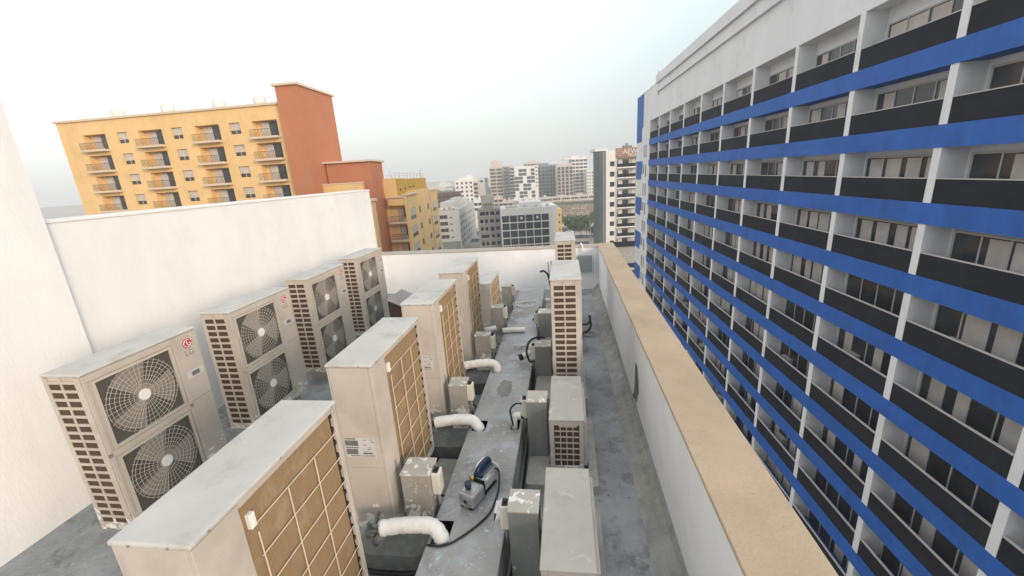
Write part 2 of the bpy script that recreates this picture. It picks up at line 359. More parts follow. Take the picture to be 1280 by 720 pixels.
    b.build('print', 'ink', st)
    for y in (-.22, .22): b = MB(); b.box(-.19, .19, y-.035, y+.035, -.03, -.001); b.build('foot', 'logo_grey', rt)
    return rt
tall = make_tall()
def place(proto, first, x, y, z, rz, label, group):
    o = proto if first else copy_tree(proto)
    o.location = (x, y, z); o.rotation_euler = (0, 0, rz); o['label'] = label; o['group'] = group; return o
XL = -1.4975; BZ = .215
GL = 'row of tall outdoor units left of the duct'
place(tall, True, XL, 2.375+.48, BZ, 0, 'tall outdoor unit with label sheet on its end, just left of the vacuum pump', GL)
place(tall, False, XL, 1.455, BZ, 0, 'nearest tall outdoor unit in the row left of the duct, cut by the bottom edge', GL)
place(tall, False, XL, 3.734+.48, BZ, 0, 'second tall outdoor unit beyond the pump, behind the middle white pipe', GL)
place(tall, False, XL, 5.042+.48, BZ, 0, 'third tall outdoor unit beyond the pump, standing in front of the far white parapet', GL)
XG = -3.455-.165
GG = 'two-fan units facing the row along the side wall'
for i, (y, lb) in enumerate(((6.78, 'two-fan outdoor unit nearest the far corner where the white walls meet'), (5.4, 'second two-fan outdoor unit from the corner of the white side wall'), (4.05, 'third two-fan outdoor unit from the corner of the white side wall'), (2.7, 'nearest two-fan outdoor unit beside the white stair house'))):
    place(tall, False, XG, y, BZ, PI, lb, GG)
XR = -.0185
GR = 'tall outdoor units right of the duct'
place(tall, False, XR, 4.224+.48, .298, PI, 'tall outdoor unit with two columns of dark slots, right of the duct', GR)
place(tall, False, XR, 6.729+.48, .302, PI, 'tall outdoor unit farthest back on the right, below the green trees', GR)
# ---- low single-fan units on the right, and the shorter one at the back left (front = +x, slotted end = -y)
def make_low(W, H, Dp, small=True, cover='cover_old'):
    rt = empty('outdoor_unit', (0, 0, 0), 'x', 'air conditioner')
    hx, hy = Dp/2, W/2
    b = MB(); b.box(-hx, hx-.03, -hy+.004, hy-.004, 0, H-.02); b.box(hx-.029, hx, -hy+.03, hy-.03, .02, H-.05)
    for x0, x1 in ((-hx, -hx+.04), (hx-.07, hx-.03)): b.box(x0, x1, -hy-.006, -hy+.003, 0, H-.02)
    b.box(-hx+.0401, hx-.0701, -hy-.006, -hy+.003, 0, .04); b.box(-hx+.0401, hx-.0701, -hy-.006, -hy+.003, H-.06, H-.02)
    b.build('casing', 'casing', rt, bevel=.004)
    b = MB(); b.box(-hx-.005, hx-.022, -hy-.009, hy+.003, H-.02, H); b.build('top_cover', cover, rt, bevel=.007, seg=3)
    b = MB(); b.box(-hx+.04, hx-.07, -hy+.0031, -hy+.0039, .04, H-.06); b.build('louvre_back', 'slot', rt)
    b = MB(); w = Dp-.11; nc = 4
    for k in range(1, nc): x = -hx+.04+w*k/nc; b.box(x-.004, x+.004, -hy-.005, -hy+.002, .0405, H-.0605)
    nr = max(5, int(H/.07))
    for k in range(1, nr):
        z = .04+(H-.1)*k/nr
        for q in range(nc): b.box(-hx+.04+w*q/nc+.0042, -hx+.04+w*(q+1)/nc-.0042, -hy-.004, -hy+.002, z-.006, z+.006)
    b.box(-hx+.085, hx-.09, -hy-.0085, -hy-.0055, H-.075, H-.045)
    b.build('side_louvre', 'casing', rt)
    b = MB()
    for k in range(26): y = -hy+.08+(W-.16)*k/26; b.box(hx+.0005, hx+.002, y, y+.012, H-.13, H-.075)
    b.build('front_vents', 'dark', rt)
    g = MB(); cz = H*.47
    for r in [.04+.028*i for i in range(int((H*.40-.04)/.028))]: g.ring((hx+.004, .08, cz), r, .0022, 'x', 28)
    gr = g.build('fan_grille', 'grille', rt); h = MB(); h.tube([(hx+.001, .08, cz), (hx+.008, .08, cz)], .04, 18); h.build('hub', 'white', gr)
    for y in (-hy+.12, hy-.12): b = MB(); b.box(-hx-.02, hx+.02, y-.025, y+.025, -.03, -.001); b.build('foot', 'logo_grey', rt)
    b = MB(); b.tube([(hx-.01, -hy+.03, -.02), (hx-.01, -hy+.03, .02)], .02, 10); b.build('rubber_foot', 'rubber', rt)
    return rt
low = make_low(.815, .525, .335)
GS = 'low outdoor units right of the duct'
place(low, True, -.02, 2.18, .125, 0, 'low dusty outdoor unit nearest the camera at the bottom, right of the duct', GS)
place(low, False, -.0225, 3.63, .115, 0, 'low outdoor unit with a slotted grille, second from the bottom edge', GS)
short = make_low(.87, .83, .33, cover='cover'); short.rotation_euler = (0, 0, PI); short.location = (-1.405, 6.72, .265)
tag(short, 'shorter outdoor unit at the end of the left row by the far parapet', 'air conditioner', GL)
# its coil and guard face the duct
b = MB(); b.box(-.1705, -.1655, -.40, .28, .05, .77); b.build('coil', 'coil', short)
b = MB()
for y in (-.2, .0, .2): b.tube([(-.175, y, .05), (-.175, y, .77)], .0035, 5)
for k in range(5): b.tube([(-.173, -.40, .07+k*.165), (-.173, .28, .07+k*.165)], .0035, 5)
b.build('coil_guard', 'wire', short)
b = MB()
for k in range(9): b.box(-.1735, -.1676, -.425, -.405, .07+k*.08, .095+k*.08)
b.box(-.1675, -.1656, -.425, -.405, .06, .76)
b.build('coil_clips', 'dark', short)
# ---- plinths and pads
def pad(x0, x1, y0, y1, h, m_, label, name='concrete_pad', rnd=.02, grp=None):
    cx, cy = (x0+x1)/2, (y0+y1)/2; pts = []
    rs = random.Random(int((x0+y0)*1000))
    for (sx, sy, a) in ((1, -1, -PI/2), (1, 1, 0), (-1, 1, PI/2), (-1, -1, PI)):
        c = ((x1 if sx > 0 else x0)-sx*rnd, (y1 if sy > 0 else y0)-sy*rnd)
        for k in range(7): w = a+PI/2*k/6; pts.append((c[0]+rnd*math.cos(w), c[1]+rnd*math.sin(w)))
    b = MB(); n = len(pts); j = [1+rs.uniform(-.008, .008) for _ in pts]
    lo = [(cx+(x-cx)*j[i]*1.015, cy+(y-cy)*j[i]*1.015, .001) for i, (x, y) in enumerate(pts)]; hi = [(cx+(x-cx)*j[i], cy+(y-cy)*j[i], h) for i, (x, y) in enumerate(pts)]
    b.poly(list(reversed(lo))); b.poly(hi)
    for i in range(n): b.quad(lo[i], lo[(i+1) % n], hi[(i+1) % n], hi[i])
    return tag(b.build(name, m_, org=(cx, cy, 0)), label, 'pad', grp)
for cx, ys, row in ((XL, (2.855, 1.455, 4.214, 5.522), 'left of the duct'), (XG, (6.78, 5.4, 4.05, 2.7), 'by the side wall')):
    for y in ys:
        for q in (-.22, .22): pad(cx-.20, cx+.175, y+q-.08, y+q+.08, .185, 'concrete', 'concrete block under a tall unit '+row, 'concrete_block', grp='concrete blocks under the units '+row)
for q in (-.22, .22): pad(-1.6, -1.2, 6.72+q-.08, 6.72+q+.08, .235, 'concrete', 'concrete block under the shorter unit by the far parapet', 'concrete_block', grp='concrete blocks under the shorter unit')
GP = 'dark grey rounded pads under the white pipes'
pad(-1.62, -1.03, 2.20, 2.52, .16, 'pad_dark', 'dark rounded pad under the white pipe nearest the bottom edge', rnd=.13, grp=GP)
pad(-1.62, -1.03, 3.43, 3.86, .16, 'pad_dark', 'dark rounded pad under the middle white pipe', rnd=.13, grp=GP)
pad(-1.62, -1.03, 4.72, 5.16, .16, 'pad_dark', 'dark rounded pad under the white pipe farthest along the duct', rnd=.13, grp=GP)
pad(-1.32, -1.0, 2.66, 3.38, .06, 'concrete', 'pale concrete slab in the gap between coil and duct by the pump')
pad(-.415, .235, 3.05, 4.12, .085, 'concrete', 'pale concrete pad under the second low unit and its grey box')
pad(-.42, .22, 1.5, 2.75, .085, 'concrete', 'pale concrete pad under the nearest low unit')
pad(-.415, .20, 4.20, 5.3, .265, 'concrete', 'raised concrete pad under the tall unit with dark slots')
pad(-.43, .20, 5.95, 7.8, .27, 'concrete', 'raised concrete pad under the farthest unit on the right')
# ---- pipe boxes with their isolating switches
def pipe_box(x0, x1, y0, y1, z0, z1, m_, label, side, grp, lean=0):
    t = empty('pipe_box', ((x0+x1)/2, (y0+y1)/2, z0), label, 'metal box', grp)
    b = MB(); b.box(x0, x1, y0, y1, z0, z1-.002); b.build('body', m_, t, bevel=.004)
    b = MB(); b.box(x0-.004, x1+.004, y0-.004, y1+.004, z1-.002, z1+.012); b.build('lid', 'lid', t, bevel=.003)
    return t
GB = 'grey pipe boxes left of the duct'
LB = [(-1.262, -1.042, 2.41, 2.60, 'paint splashed grey pipe box beside the vacuum pump'), (-1.262, -1.08, 3.73, 3.91, 'paint splashed grey pipe box above the middle white pipe'),
      (-1.27, -1.06, 5.08, 5.22, 'pale grey pipe box beside the third tall unit on the left'), (-1.25, -1.06, 6.28, 6.45, 'grey pipe box beside the shorter unit with a white stub pipe'), (-1.26, -1.08, 7.55, 7.75, 'grey pipe box farthest away near the far parapet on the left')]
sw = None
def switch(x, y, z, sx, label, grp):
    """white plastic isolating switch, knob up, hung on a box side"""
    global sw
    if sw is None:
        sw = empty('isolator_switch', (0, 0, 0), 'x', 'switch')
        b = MB(); b.box(0, .065, -.045, .045, -.11, .075); b.build('housing', 'plastic', sw, bevel=.008)
        b = MB(); b.box(.012, .05, -.03, .03, .0751, .085); b.box(.022, .04, -.012, .012, .0851, .1); b.build('knob', 'rubber', sw, bevel=.002)
        b = MB(); b.tube([(.032, 0, -.11), (.032, 0, -.30)], .012, 8); b.build('conduit', 'logo_grey', sw); o = sw
        b = MB(); b.box(.0651, .067, -.028, .028, -.02, .05); b.build('plate', 'sticker', sw)
    else: o = copy_tree(sw)
    o.location = (x, y, z); o.rotation_euler = (0, 0, 0 if sx > 0 else PI); tag(o, label, 'switch', grp)
for x0, x1, y0, y1, lb in LB:
    pipe_box(x0, x1, y0, y1, .165 if y0 < 6 else .0, .68, 'box', lb, 1, GB)
names = ['by the vacuum pump', 'above the middle white pipe', 'beside the third tall unit on the left', 'beside the shorter unit', 'nearest the far parapet on the left']
for (x0, x1, y0, y1, lb), nm in zip(LB, names): switch(x1+.001, (y0+y1)/2-.02, .60, 1, 'cream isolator switch on the pipe box '+nm, 'isolator switches on the left boxes')
RB = [(-.42, -.222, 2.13, 2.32, .087, .67, 'tall dark grey pipe box at the bottom with white paint flecks on its lid', 'at the bottom edge'), (-.412, -.222, 3.43, 3.63, .087, .68, 'dark grey pipe box beside the second low unit', 'beside the second low unit'),
      (-.42, -.222, 4.74, 4.95, .267, .665, 'dark grey pipe box left of the tall slotted unit, with a black cable loop', 'with the black cable loop'), (-.46, -.24, 5.99, 6.2, .272, .67, 'dark grey pipe box farthest along the right side of the duct', 'farthest along the right side')]
for x0, x1, y0, y1, z0, z1, lb, nm in RB:
    pipe_box(x0, x1, y0, y1, z0, z1, 'box_grey', lb, -1, 'dark grey pipe boxes right of the duct')
    switch(x0-.001, (y0+y1)/2, z1-.09, -1, 'cream isolator switch on the grey box '+nm, 'isolator switches on the right boxes')
# ---- wrapped white pipes
def wrapped(name, pts, r, label, rr=None, grp='white wrapped pipes into the duct', valves=None):
    b = MB(); p = smooth_path(pts, 7); 
    rs = random.Random(len(label)); q = [r*(1+rs.uniform(-.05, .05)) for _ in p]
    b.tube(p, r, 14, rr=q); o = b.build(name, 'wrap', org=pts[0]); return tag(o, label, 'pipe', grp)
def pipe_set(y, yh, xh, label, vlabel):
    wrapped('insulated_pipe', [(-1.34, y-.02, .435), (-1.2, y, .45), (-1.05, y+.005, .46), (-.965, y, .455), (-.915, y-.02, .415), (xh, yh, .34), (xh, yh, .24)], .053, label)
    b = MB()
    for dx, dz in ((0, 0), (.02, .055)):
        b.tube([(-1.45+dx, y+.13, .36+dz), (-1.42+dx, y-.01, .39+dz), (-1.33, y-.02, .43)], .016, 8)
    b.tube([(-1.47, y+.02, .33), (-1.40, y+.02, .36)], .028, 10); b.tube([(-1.45, y+.02, .42), (-1.41, y+.02, .46)], .02, 10); b.tube([(-1.40, y-.02, .31), (-1.33, y-.02, .39)], .03, 10)
    tag(b.build('pipe_valves', 'pad_dark', org=(-1.45, y, .36)), vlabel, 'valve')
pipe_set(2.19, 2.17, -.90, 'white wrapped pipe curving into the duct at the bottom left', 'dark service valves where the bottom left white pipe begins')
pipe_set(3.46, 3.46, -.895, 'white wrapped pipe curving into the middle of the duct', 'dark service valves where the middle white pipe begins')
pipe_set(4.71, 4.67, -.91, 'short arched white pipe entering the duct beside the third tall unit', 'dark service valves where the far arched pipe begins')
wrapped('insulated_pipe', [(-1.02, 5.93, .42), (-.9, 5.94, .425), (-.75, 5.96, .42), (-.68, 5.98, .41)], .04, 'white stub pipe lying on the far section of the duct')
wrapped('insulated_pipe', [(-1.33, 6.05, .38), (-1.24, 6.08, .38), (-1.15, 6.1, .40)], .05, 'short white pipe end between the shorter unit and its grey box')
def stub(y, x1, label, z=.47):
    t = empty('pipe_stub', (x1, y, z), label, 'pipe', 'white pipe stubs right of the duct')
    b = MB(); b.tube(smooth_path([(x1+.10, y, z+.02), (x1+.03, y, z+.015), (x1-.03, y, z), (x1-.045, y, z-.06), (x1-.045, y, z-.16)], 5), .034, 12); b.build('pipe', 'wrap', t)
    b = MB(); b.tube([(x1+.03, y, z+.015), (x1+.055, y, z+.017)], .037, 12); b.build('collar', 'rubber', t)
stub(3.52, -.51, 'white pipe stub dropping into the duct beside the second low unit')
t = empty('pipe_stub', (-.62, 4.83, .45), 'white pipe stub with a black end lying over the duct edge', 'pipe', 'white pipe stubs right of the duct')
b = MB(); b.tube(smooth_path([(-.40, 4.97, .52), (-.5, 4.93, .50), (-.60, 4.88, .47)], 5), .038, 12); b.build('pipe', 'wrap', t)
b = MB(); b.tube([(-.60, 4.88, .47), (-.645, 4.865, .462)], .043, 12); b.build('end_cap', 'rubber', t)
b = MB(); b.box(-.575, -.505, 2.40, 2.52, TZ+.0012, TZ+.012); b.tube([(-.54, 2.33, .39), (-.53, 2.46, .395)], .018, 8); tag(b.build('pipe_end', 'wrap', org=(-.54, 2.4, TZ)), 'flat white pipe end by the nearest isolator on the right', 'pipe')
# ---- cables
def cable(name, pts, r, m_, label, cat='cable', grp=None):
    b = MB(); b.tube(smooth_path(pts, 7), r, 8); return tag(b.build(name, m_, org=pts[0]), label, cat, grp)
cable('black_tube', [(-1.66, 2.26, .02), (-1.52, 2.185, .02), (-1.35, 2.175, .02), (-1.18, 2.185, .02), (-1.07, 2.25, .02), (-1.01, 2.38, .02)], .017, 'rubber', 'black hose along the foot of the pad at bottom left')
cable('black_tube', [(-1.45, 3.41, .02), (-1.3, 3.405, .02), (-1.16, 3.41, .02), (-1.06, 3.5, .02), (-1.01, 3.66, .02)], .014, 'rubber', 'thin black curve along the foot of the middle rounded pad')  # thin dark tube following the curved foot of the pad
cable('cable_loop', [(-.30, 4.98, .69), (-.40, 4.97, .705), (-.50, 4.88, .68), (-.535, 4.80, .58), (-.50, 4.76, .47), (-.455, 4.78, .45)], .014, 'rubber', 'black cable loop hanging beside the grey pipe box on the right')
cable('cable_loop', [(-.45, 3.5, .62), (-.52, 3.47, .64), (-.575, 3.46, .58), (-.57, 3.47, .47), (-.56, 3.5, .36)], .009, 'rubber', 'thin black cable by the isolator of the second low unit')
for pts, lb in (([(.10, 5.95, .52), (.22, 5.98, .49), (.30, 6.0, .49), (.34, 6.05, .55), (.33, 6.08, .60)], 'upper black cable tail sticking out right of the tall slotted unit'), ([(.10, 5.9, .40), (.22, 5.93, .37), (.31, 5.97, .39), (.35, 6.05, .46), (.335, 6.08, .52)], 'lower black cable loop right of the tall slotted unit')):
    cable('black_cable', pts, .019, 'rubber', lb, grp='black cables right of the tall slotted unit')
cable('black_tube', [(-.47, 7.15, 1.06), (-.40, 7.1, 1.08), (-.32, 7.02, 1.0), (-.28, 6.98, .7), (-.28, 6.95, .3)], .018, 'rubber', 'black flexible hose rising beside the farthest unit on the right')
for k, (x, y, lb) in enumerate(((-.30, 7.25, 'left one of the thin copper pipes standing by the back hose'), (-.25, 7.3, 'right one of the thin copper pipes standing by the back hose'))):
    cable('copper_pipe', [(x, y, .3), (x-.01, y, .8), (x-.03, y-.02, 1.22)], .008, 'logo_grey', lb, 'pipe')
for (y, z, x1, lb) in ((2.24, .45, -.175, 'white line set between the bottom grey box and the nearest low unit'), (3.56, .47, -.175, 'white line set between the grey box and the second low unit'), (4.86, .52, -.178, 'white line set between the grey box and the tall slotted unit'), (6.1, .5, -.175, 'white line set behind the farthest grey box on the right')):
    b = MB(); b.tube(smooth_path([(-.224, y, z+.02), (-.2, y, z+.02), (x1-.012, y+.01, z)], 4), .026, 10); tag(b.build('line_set', 'wrap', org=(-.2, y, z)), lb, 'pipe', 'line sets right of the duct')
cable('grey_cable', [(-.5, 1.0, .015), (-.455, 2.0, .012), (-.445, 3.0, .015), (-.46, 4.2, .012), (-.45, 5.6, .015), (-.46, 7.4, .012)], .011, 'rubber', 'thin dark cable lying along the right foot of the duct')
for (x, y, lb) in ((-1.0, 2.49, 'short black cable dropping from the isolator beside the pump'), (-1.03, 3.80, 'short black cable dropping from the isolator above the middle pipe'), (-1.02, 5.13, 'short black cable dropping from the isolator by the third tall unit')):
    cable('black_cable', [(x, y, .48), (x-.015, y+.05, .40), (x-.005, y+.16, .28), (x-.02, y+.28, .10), (x-.03, y+.5, .075)], .009, 'rubber', lb, grp='black cables dropping from the left isolators')
cable('black_cable', [(-.50, 6.08, .56), (-.56, 6.2, .5), (-.58, 6.5, .392), (-.55, 6.9, .39), (-.50, 7.2, .39)], .008, 'rubber', 'black cable lying on the far end of the duct')
b = MB(); rs = random.Random(21)
for i in range(150):
    x, y, r, a = rs.uniform(.22, .70), rs.uniform(1.2, 9.3), rs.uniform(.004, .018), rs.uniform(0, PI)
    if rs.random() < .3: x = rs.uniform(-1.3, -1.0)
    c_, s2 = math.cos(a)*r, math.sin(a)*r; b.poly([(x-c_, y-s2, .003), (x+s2*.5, y-c_*.5, .003+r*.2), (x+c_, y+s2, .003), (x-s2*.4, y+c_*.4, .003+r*.3)])
tag(b.build('litter', 'pad_dark'), 'scattered flakes and grit on the roof floor', 'litter', kind='stuff')
# coils of wire
def coil_wire(cx, cy, z, rx, ry, n, r, m_, label):
    b = MB(); pts = []; rs = random.Random(int(cy*100))
    for i in range(n*20+1):
        a = 2*PI*i/20; k = 1+.14*math.sin(a*.37)+.1*math.sin(a*1.7+1); pts.append((cx+rx*k*math.cos(a)+.06*math.sin(a*.31), cy+ry*k*math.sin(a), z+r+.004*(i/20)+.003*math.sin(a*2)))
    b.tube(pts, r, 5); tag(b.build('wire_coil', m_, org=(cx, cy, z)), label, 'wire')
coil_wire(-.78, 7.35, TZ+.001, .20, .16, 4, .005, 'white', 'loose white wire coil lying on the far end of the duct')
coil_wire(-.66, 5.35, TZ+.001, .055, .05, 3, .004, 'pink', 'small pinkish wire loop lying on the duct before the far section')
coil_wire(.34, 6.75, .002, .10, .10, 4, .006, 'concrete', 'tangle of grey wire on the floor between far unit and right parapet')
b = MB(); b.tube(smooth_path([(-1.05, 8.62, .05), (-.7, 8.6, .055), (-.3, 8.64, .05), (.1, 8.6, .05)], 5), .05, 12); tag(b.build('insulated_pipe', 'wrap', org=(-.5, 8.6, 0)), 'white pipe lying across the end of the duct', 'pipe')
# ---- vacuum pump
pdir = Vector((.17, .40, 0)).normalized(); pside = Vector((pdir.y, -pdir.x, 0)); P0 = Vector((-.79, 2.435, TZ+.001))
def PX(a, s, z): return P0 + pdir*a + pside*s + Vector((0, 0, z))
t = empty('vacuum_pump', P0, 'blue and silver vacuum pump standing on the metal duct', 'vacuum pump')
def pbox(b, a0, a1, s0, s1, z0, z1): b.box(a0, a1, s0, s1, z0, z1, X=lambda x, y, z: PX(x, y, z)); return b
b = MB()
pbox(b, .0, .34, -.055, .055, 0, .012); b.build('base_plate', 'rubber', t, bevel=.003)
b = MB(); pbox(b, 0, .155, -.066, .066, .014, .125); b.build('oil_case', 'silver', t, bevel=.014, seg=3)
b = MB()
for k in range(5): pbox(b, .012, .145, .0665, .071, .03+k*.018, .038+k*.018); pbox(b, .012, .145, -.071, -.0665, .03+k*.018, .038+k*.018)
for k in range(4): b.tube(arc(PX(-.003, 0, .068), .018+.012*k, 0, 2*PI, 18, pside, (0, 0, 1)), .003, 5)
b.build('cooling_ribs', 'silver', t)
b = MB(); b.tube([PX(-.004, 0, .068), PX(-.012, 0, .068)], .013, 14); b.build('sight_glass', 'rubber', t)
b = MB(); pbox(b, .02, .13, -.05, .05, .126, .132); b.build('top_plate', 'silver', t, bevel=.003)
b = MB(); b.tube([PX(.06, -.012, .132), PX(.06, -.012, .15)], .021, 16); b.tube([PX(.06, -.012, .15), PX(.06, -.012, .185)], .026, 16); b.build('filler_cap', 'pump_blue', t)
b = MB(); b.tube([PX(.145, -.035, .12), PX(.145, -.035, .165)], .012, 10); b.tube([PX(.145, -.055, .15), PX(.145, -.02, .15)], .011, 10); b.build('inlet_fitting', 'brass', t)
b = MB(); b.tube([PX(.16, 0, .078), PX(.375, 0, .078)], .064, 24)
for k in range(14):
    w = PI*2*k/14; b.tube([PX(.17, .064*math.cos(w), .078+.064*math.sin(w)), PX(.36, .064*math.cos(w), .078+.064*math.sin(w))], .005, 5)
b.build('motor', 'silver', t)
b = MB(); b.tube([PX(.375, 0, .078), PX(.395, 0, .078), PX(.41, 0, .078)], .066, 24, rr=[.062, .058, .035]); b.build('end_cap', 'grille', t)
b = MB(); pbox(b, .156, .163, -.07, .07, .014, .15); b.build('clamp', 'rubber', t, bevel=.003)
b = MB(); pbox(b, .175, .355, -.05, .028, .118, .172); h = b.build('handle_housing', 'pump_blue', t, bevel=.016, seg=3)
b = MB(); b.tube(smooth_path([PX(.185, -.012, .16), PX(.195, -.012, .196), PX(.25, -.012, .208), PX(.33, -.012, .202), PX(.355, -.012, .16)], 6), .02, 10); b.build('handle', 'pump_blue', h)
b = MB(); b.tube(smooth_path([PX(.19, -.033, .19), PX(.21, -.033, .212), PX(.26, -.033, .222), PX(.32, -.033, .217)], 6), .0055, 6); b.build('stripe', 'white', h)
b = MB(); pbox(b, .20, .33, .0285, .031, .13, .165); b.build('plate', 'ink', h)
cable('power_cord', [PX(.33, .06, .14), PX(.34, .085, .10), (-.575, 2.62, TZ+.02), (-.60, 2.42, TZ+.009), (-.665, 2.30, TZ+.009), (-.74, 2.21, TZ+.009), (-.82, 2.135, TZ+.009), (-.90, 2.10, TZ+.010), (-.965, 2.10, TZ+.012), (-1.0, 2.12, TZ-.02), (-1.01, 2.14, .25), (-1.03, 2.17, .10), (-1.1, 2.2, .03)], .0075, 'rubber', 'black power cord running from the vacuum pump across the duct')
# ---- brown hood, electrical box, white pipe over the far parapet
t = empty('duct_hood', (-2.8, 6.4, 0), 'brown sloping duct hood between the two rows near the far parapet', 'hood')
b = MB(); b.prism([(-2.95, 6.15, 0), (-2.3, 6.15, 0), (-2.3, 6.15, .66), (-2.62, 6.15, .74), (-2.95, 6.15, .89)], (0, .62, 0)); b.build('body', 'brown', t)
b = MB(); b.prism([(-2.28, 6.13, .657), (-2.28, 6.13, .665), (-2.62, 6.13, .75), (-2.96, 6.13, .903), (-2.96, 6.13, .893), (-2.62, 6.13, .741)], (0, .66, 0)); b.build('top_sheet', 'hood_top', t)
t = empty('cable_box', (.42, YB, .48), 'grey electrical box on the far parapet behind the last unit on the right', 'electrical box')
b = MB(); b.box(.27, .585, YB-.13, YB-.001, .47, .83); b.build('body', 'ebox', t, bevel=.006)
b = MB(); b.box(.262, .593, YB-.137, YB-.131, .462, .838); b.build('door', 'ebox', t, bevel=.003)
cable('white_conduit', [(.40, YB-.06, .83), (.39, YB-.07, .98), (.37, YB-.05, 1.07), (.36, YB+.05, 1.09), (.36, YB+.2, 1.08)], .018, 'white', 'white conduit bending over the top of the far parapet', 'pipe')
# ================================================================== CITY
def vdir(px, py):
    d = ray(px, py); d = Vector((d.x, d.y)); return d.normalized()
class Face:
    """a vertical facade plane: u runs along d, z is height, w is outwards"""
    def __init__(s, o, d): s.o = Vector(o[:2]); s.d = Vector(d).normalized(); n = Vector((s.d.y, -s.d.x)); s.n = n if n.dot(-s.o) > 0 else -n
    def P(s, u, z, w=0.): q = s.o + s.d*u + s.n*w; return Vector((q.x, q.y, z))
    def X(s, u, w, z): return s.P(u, z, w)
    def box(s, b, u0, u1, z0, z1, w0, w1, mi=0): b.box(u0, u1, w0, w1, z0, z1, mi, X=s.X); return b
    def cut(s, px, py):
        r = ray(px, py); a, c, e, g = r.x, -s.d.x, r.y, -s.d.y; det = a*g-c*e
        k = (s.o.x*g-c*s.o.y)/det; u = (a*s.o.y-e*s.o.x)/det; return u, CH+k*r.z
    def wall(s, b, u0, u1, z0, z1, holes, dep, mi=0):
        """wall sheet with real openings: each hole gets reveals dep deep"""
        us = sorted({u0, u1, *[h[0] for h in holes], *[h[1] for h in holes]}); zs = sorted({z0, z1, *[h[2] for h in holes], *[h[3] for h in holes]})
        us = [u for u in us if u0 <= u <= u1]; zs = [z for z in zs if z0 <= z <= z1]
        for i in range(len(us)-1):
            for j in range(len(zs)-1):
                cu, cz = (us[i]+us[i+1])/2, (zs[j]+zs[j+1])/2
                if any(h[0] < cu < h[1] and h[2] < cz < h[3] for h in holes): continue
                b.quad(s.P(us[i], zs[j]), s.P(us[i+1], zs[j]), s.P(us[i+1], zs[j+1]), s.P(us[i], zs[j+1]), mi)
        for h in holes:
            a, c, e, g = h[:4]
            for (p, q) in (((a, e), (a, g)), ((c, g), (c, e)), ((a, g), (c, g)), ((c, e), (a, e))):
                b.quad(s.P(*p), s.P(*p, -dep), s.P(*q, -dep), s.P(*q), mi)
            b.quad(s.P(a, e, -dep), s.P(c, e, -dep), s.P(c, g, -dep), s.P(a, g, -dep), mi)
RD = Vector((math.cos(YAW), math.sin(YAW)))
def window(F_, rt, u0, u1, z0, z1, w, kind='plain', frame='trim'):
    b = MB(); F_.box(b, u0+.02, u1-.02, z0+.02, z1-.02, w-.06, w); o = b.build('window', 'glass', rt)
    if kind == 'blind':
        f = MB(); h = z1-z0; F_.box(f, u0+.05, u1-.05, z0+h*.40, z1-.05, w+.002, w+.03); f.build('blind', 'blind', o)
    if kind != 'bare':
        f = MB(); um = (u0+u1)/2; zm = z0+(z1-z0)*.38
        F_.box(f, um-.04, um+.04, z0+.02, z1-.02, w+.032, w+.06)
        if kind == 'blind': F_.box(f, u0+.02, um-.041, zm-.04, zm+.04, w+.032, w+.06); F_.box(f, um+.041, u1-.02, zm-.04, zm+.04, w+.032, w+.06)
        f.build('frame', frame, o)
    return o
# ---- yellow and orange block on the left
d1 = Vector((-.1219, .9925))
FE = Face((-26.603, 68.), d1)
yb = empty('apartment_building', (-26.6, 68, GZ), 'yellow apartment block with an orange tower and curved balconies, behind the roof on the left', 'building')
holes = []; wins = []
for k in range(9):
    z = -1.95-3.12*k
    for u0, u1, a, c, kd in ((1.8, 6.0, 0, -2.0, 'blind'), (8.7, 10.2, -.15, -1.35, 'bare'), (16.5, 18.4, -.2, -1.4, 'bare'), (22.4, 26.9, -.3, -2.3, 'blind')):
        holes.append((u0, u1, z+c, z+a)); wins.append((u0, u1, z+c, z+a, kd))
b = MB(); FE.wall(b, 0, 29.2, GZ, .35, holes, .09)
FE.box(b, 7.6, 19.7, .351, .92, -.4, 0); FE.box(b, 7.6, 19.7, GZ, .919, -10, -.45)
FE.box(b, 1.75, 29.2, GZ, .3, -14, -.5); FE.box(b, .01, 1.74, GZ, .3, -.4, -.01)
b.build('wall', 'yellow', yb)
for w in wins: window(FE, yb, *w[:4], -.07, w[4])
b = MB(); FE.box(b, .0, 7.5, .36, .62, -.8, .45); FE.box(b, 20.0, 29.4, .36, .6, -.8, .3)
FE.box(b, 19.9, 20.2, GZ, .34, .0, .25); b.build('cornice', 'trim', yb, bevel=.05)
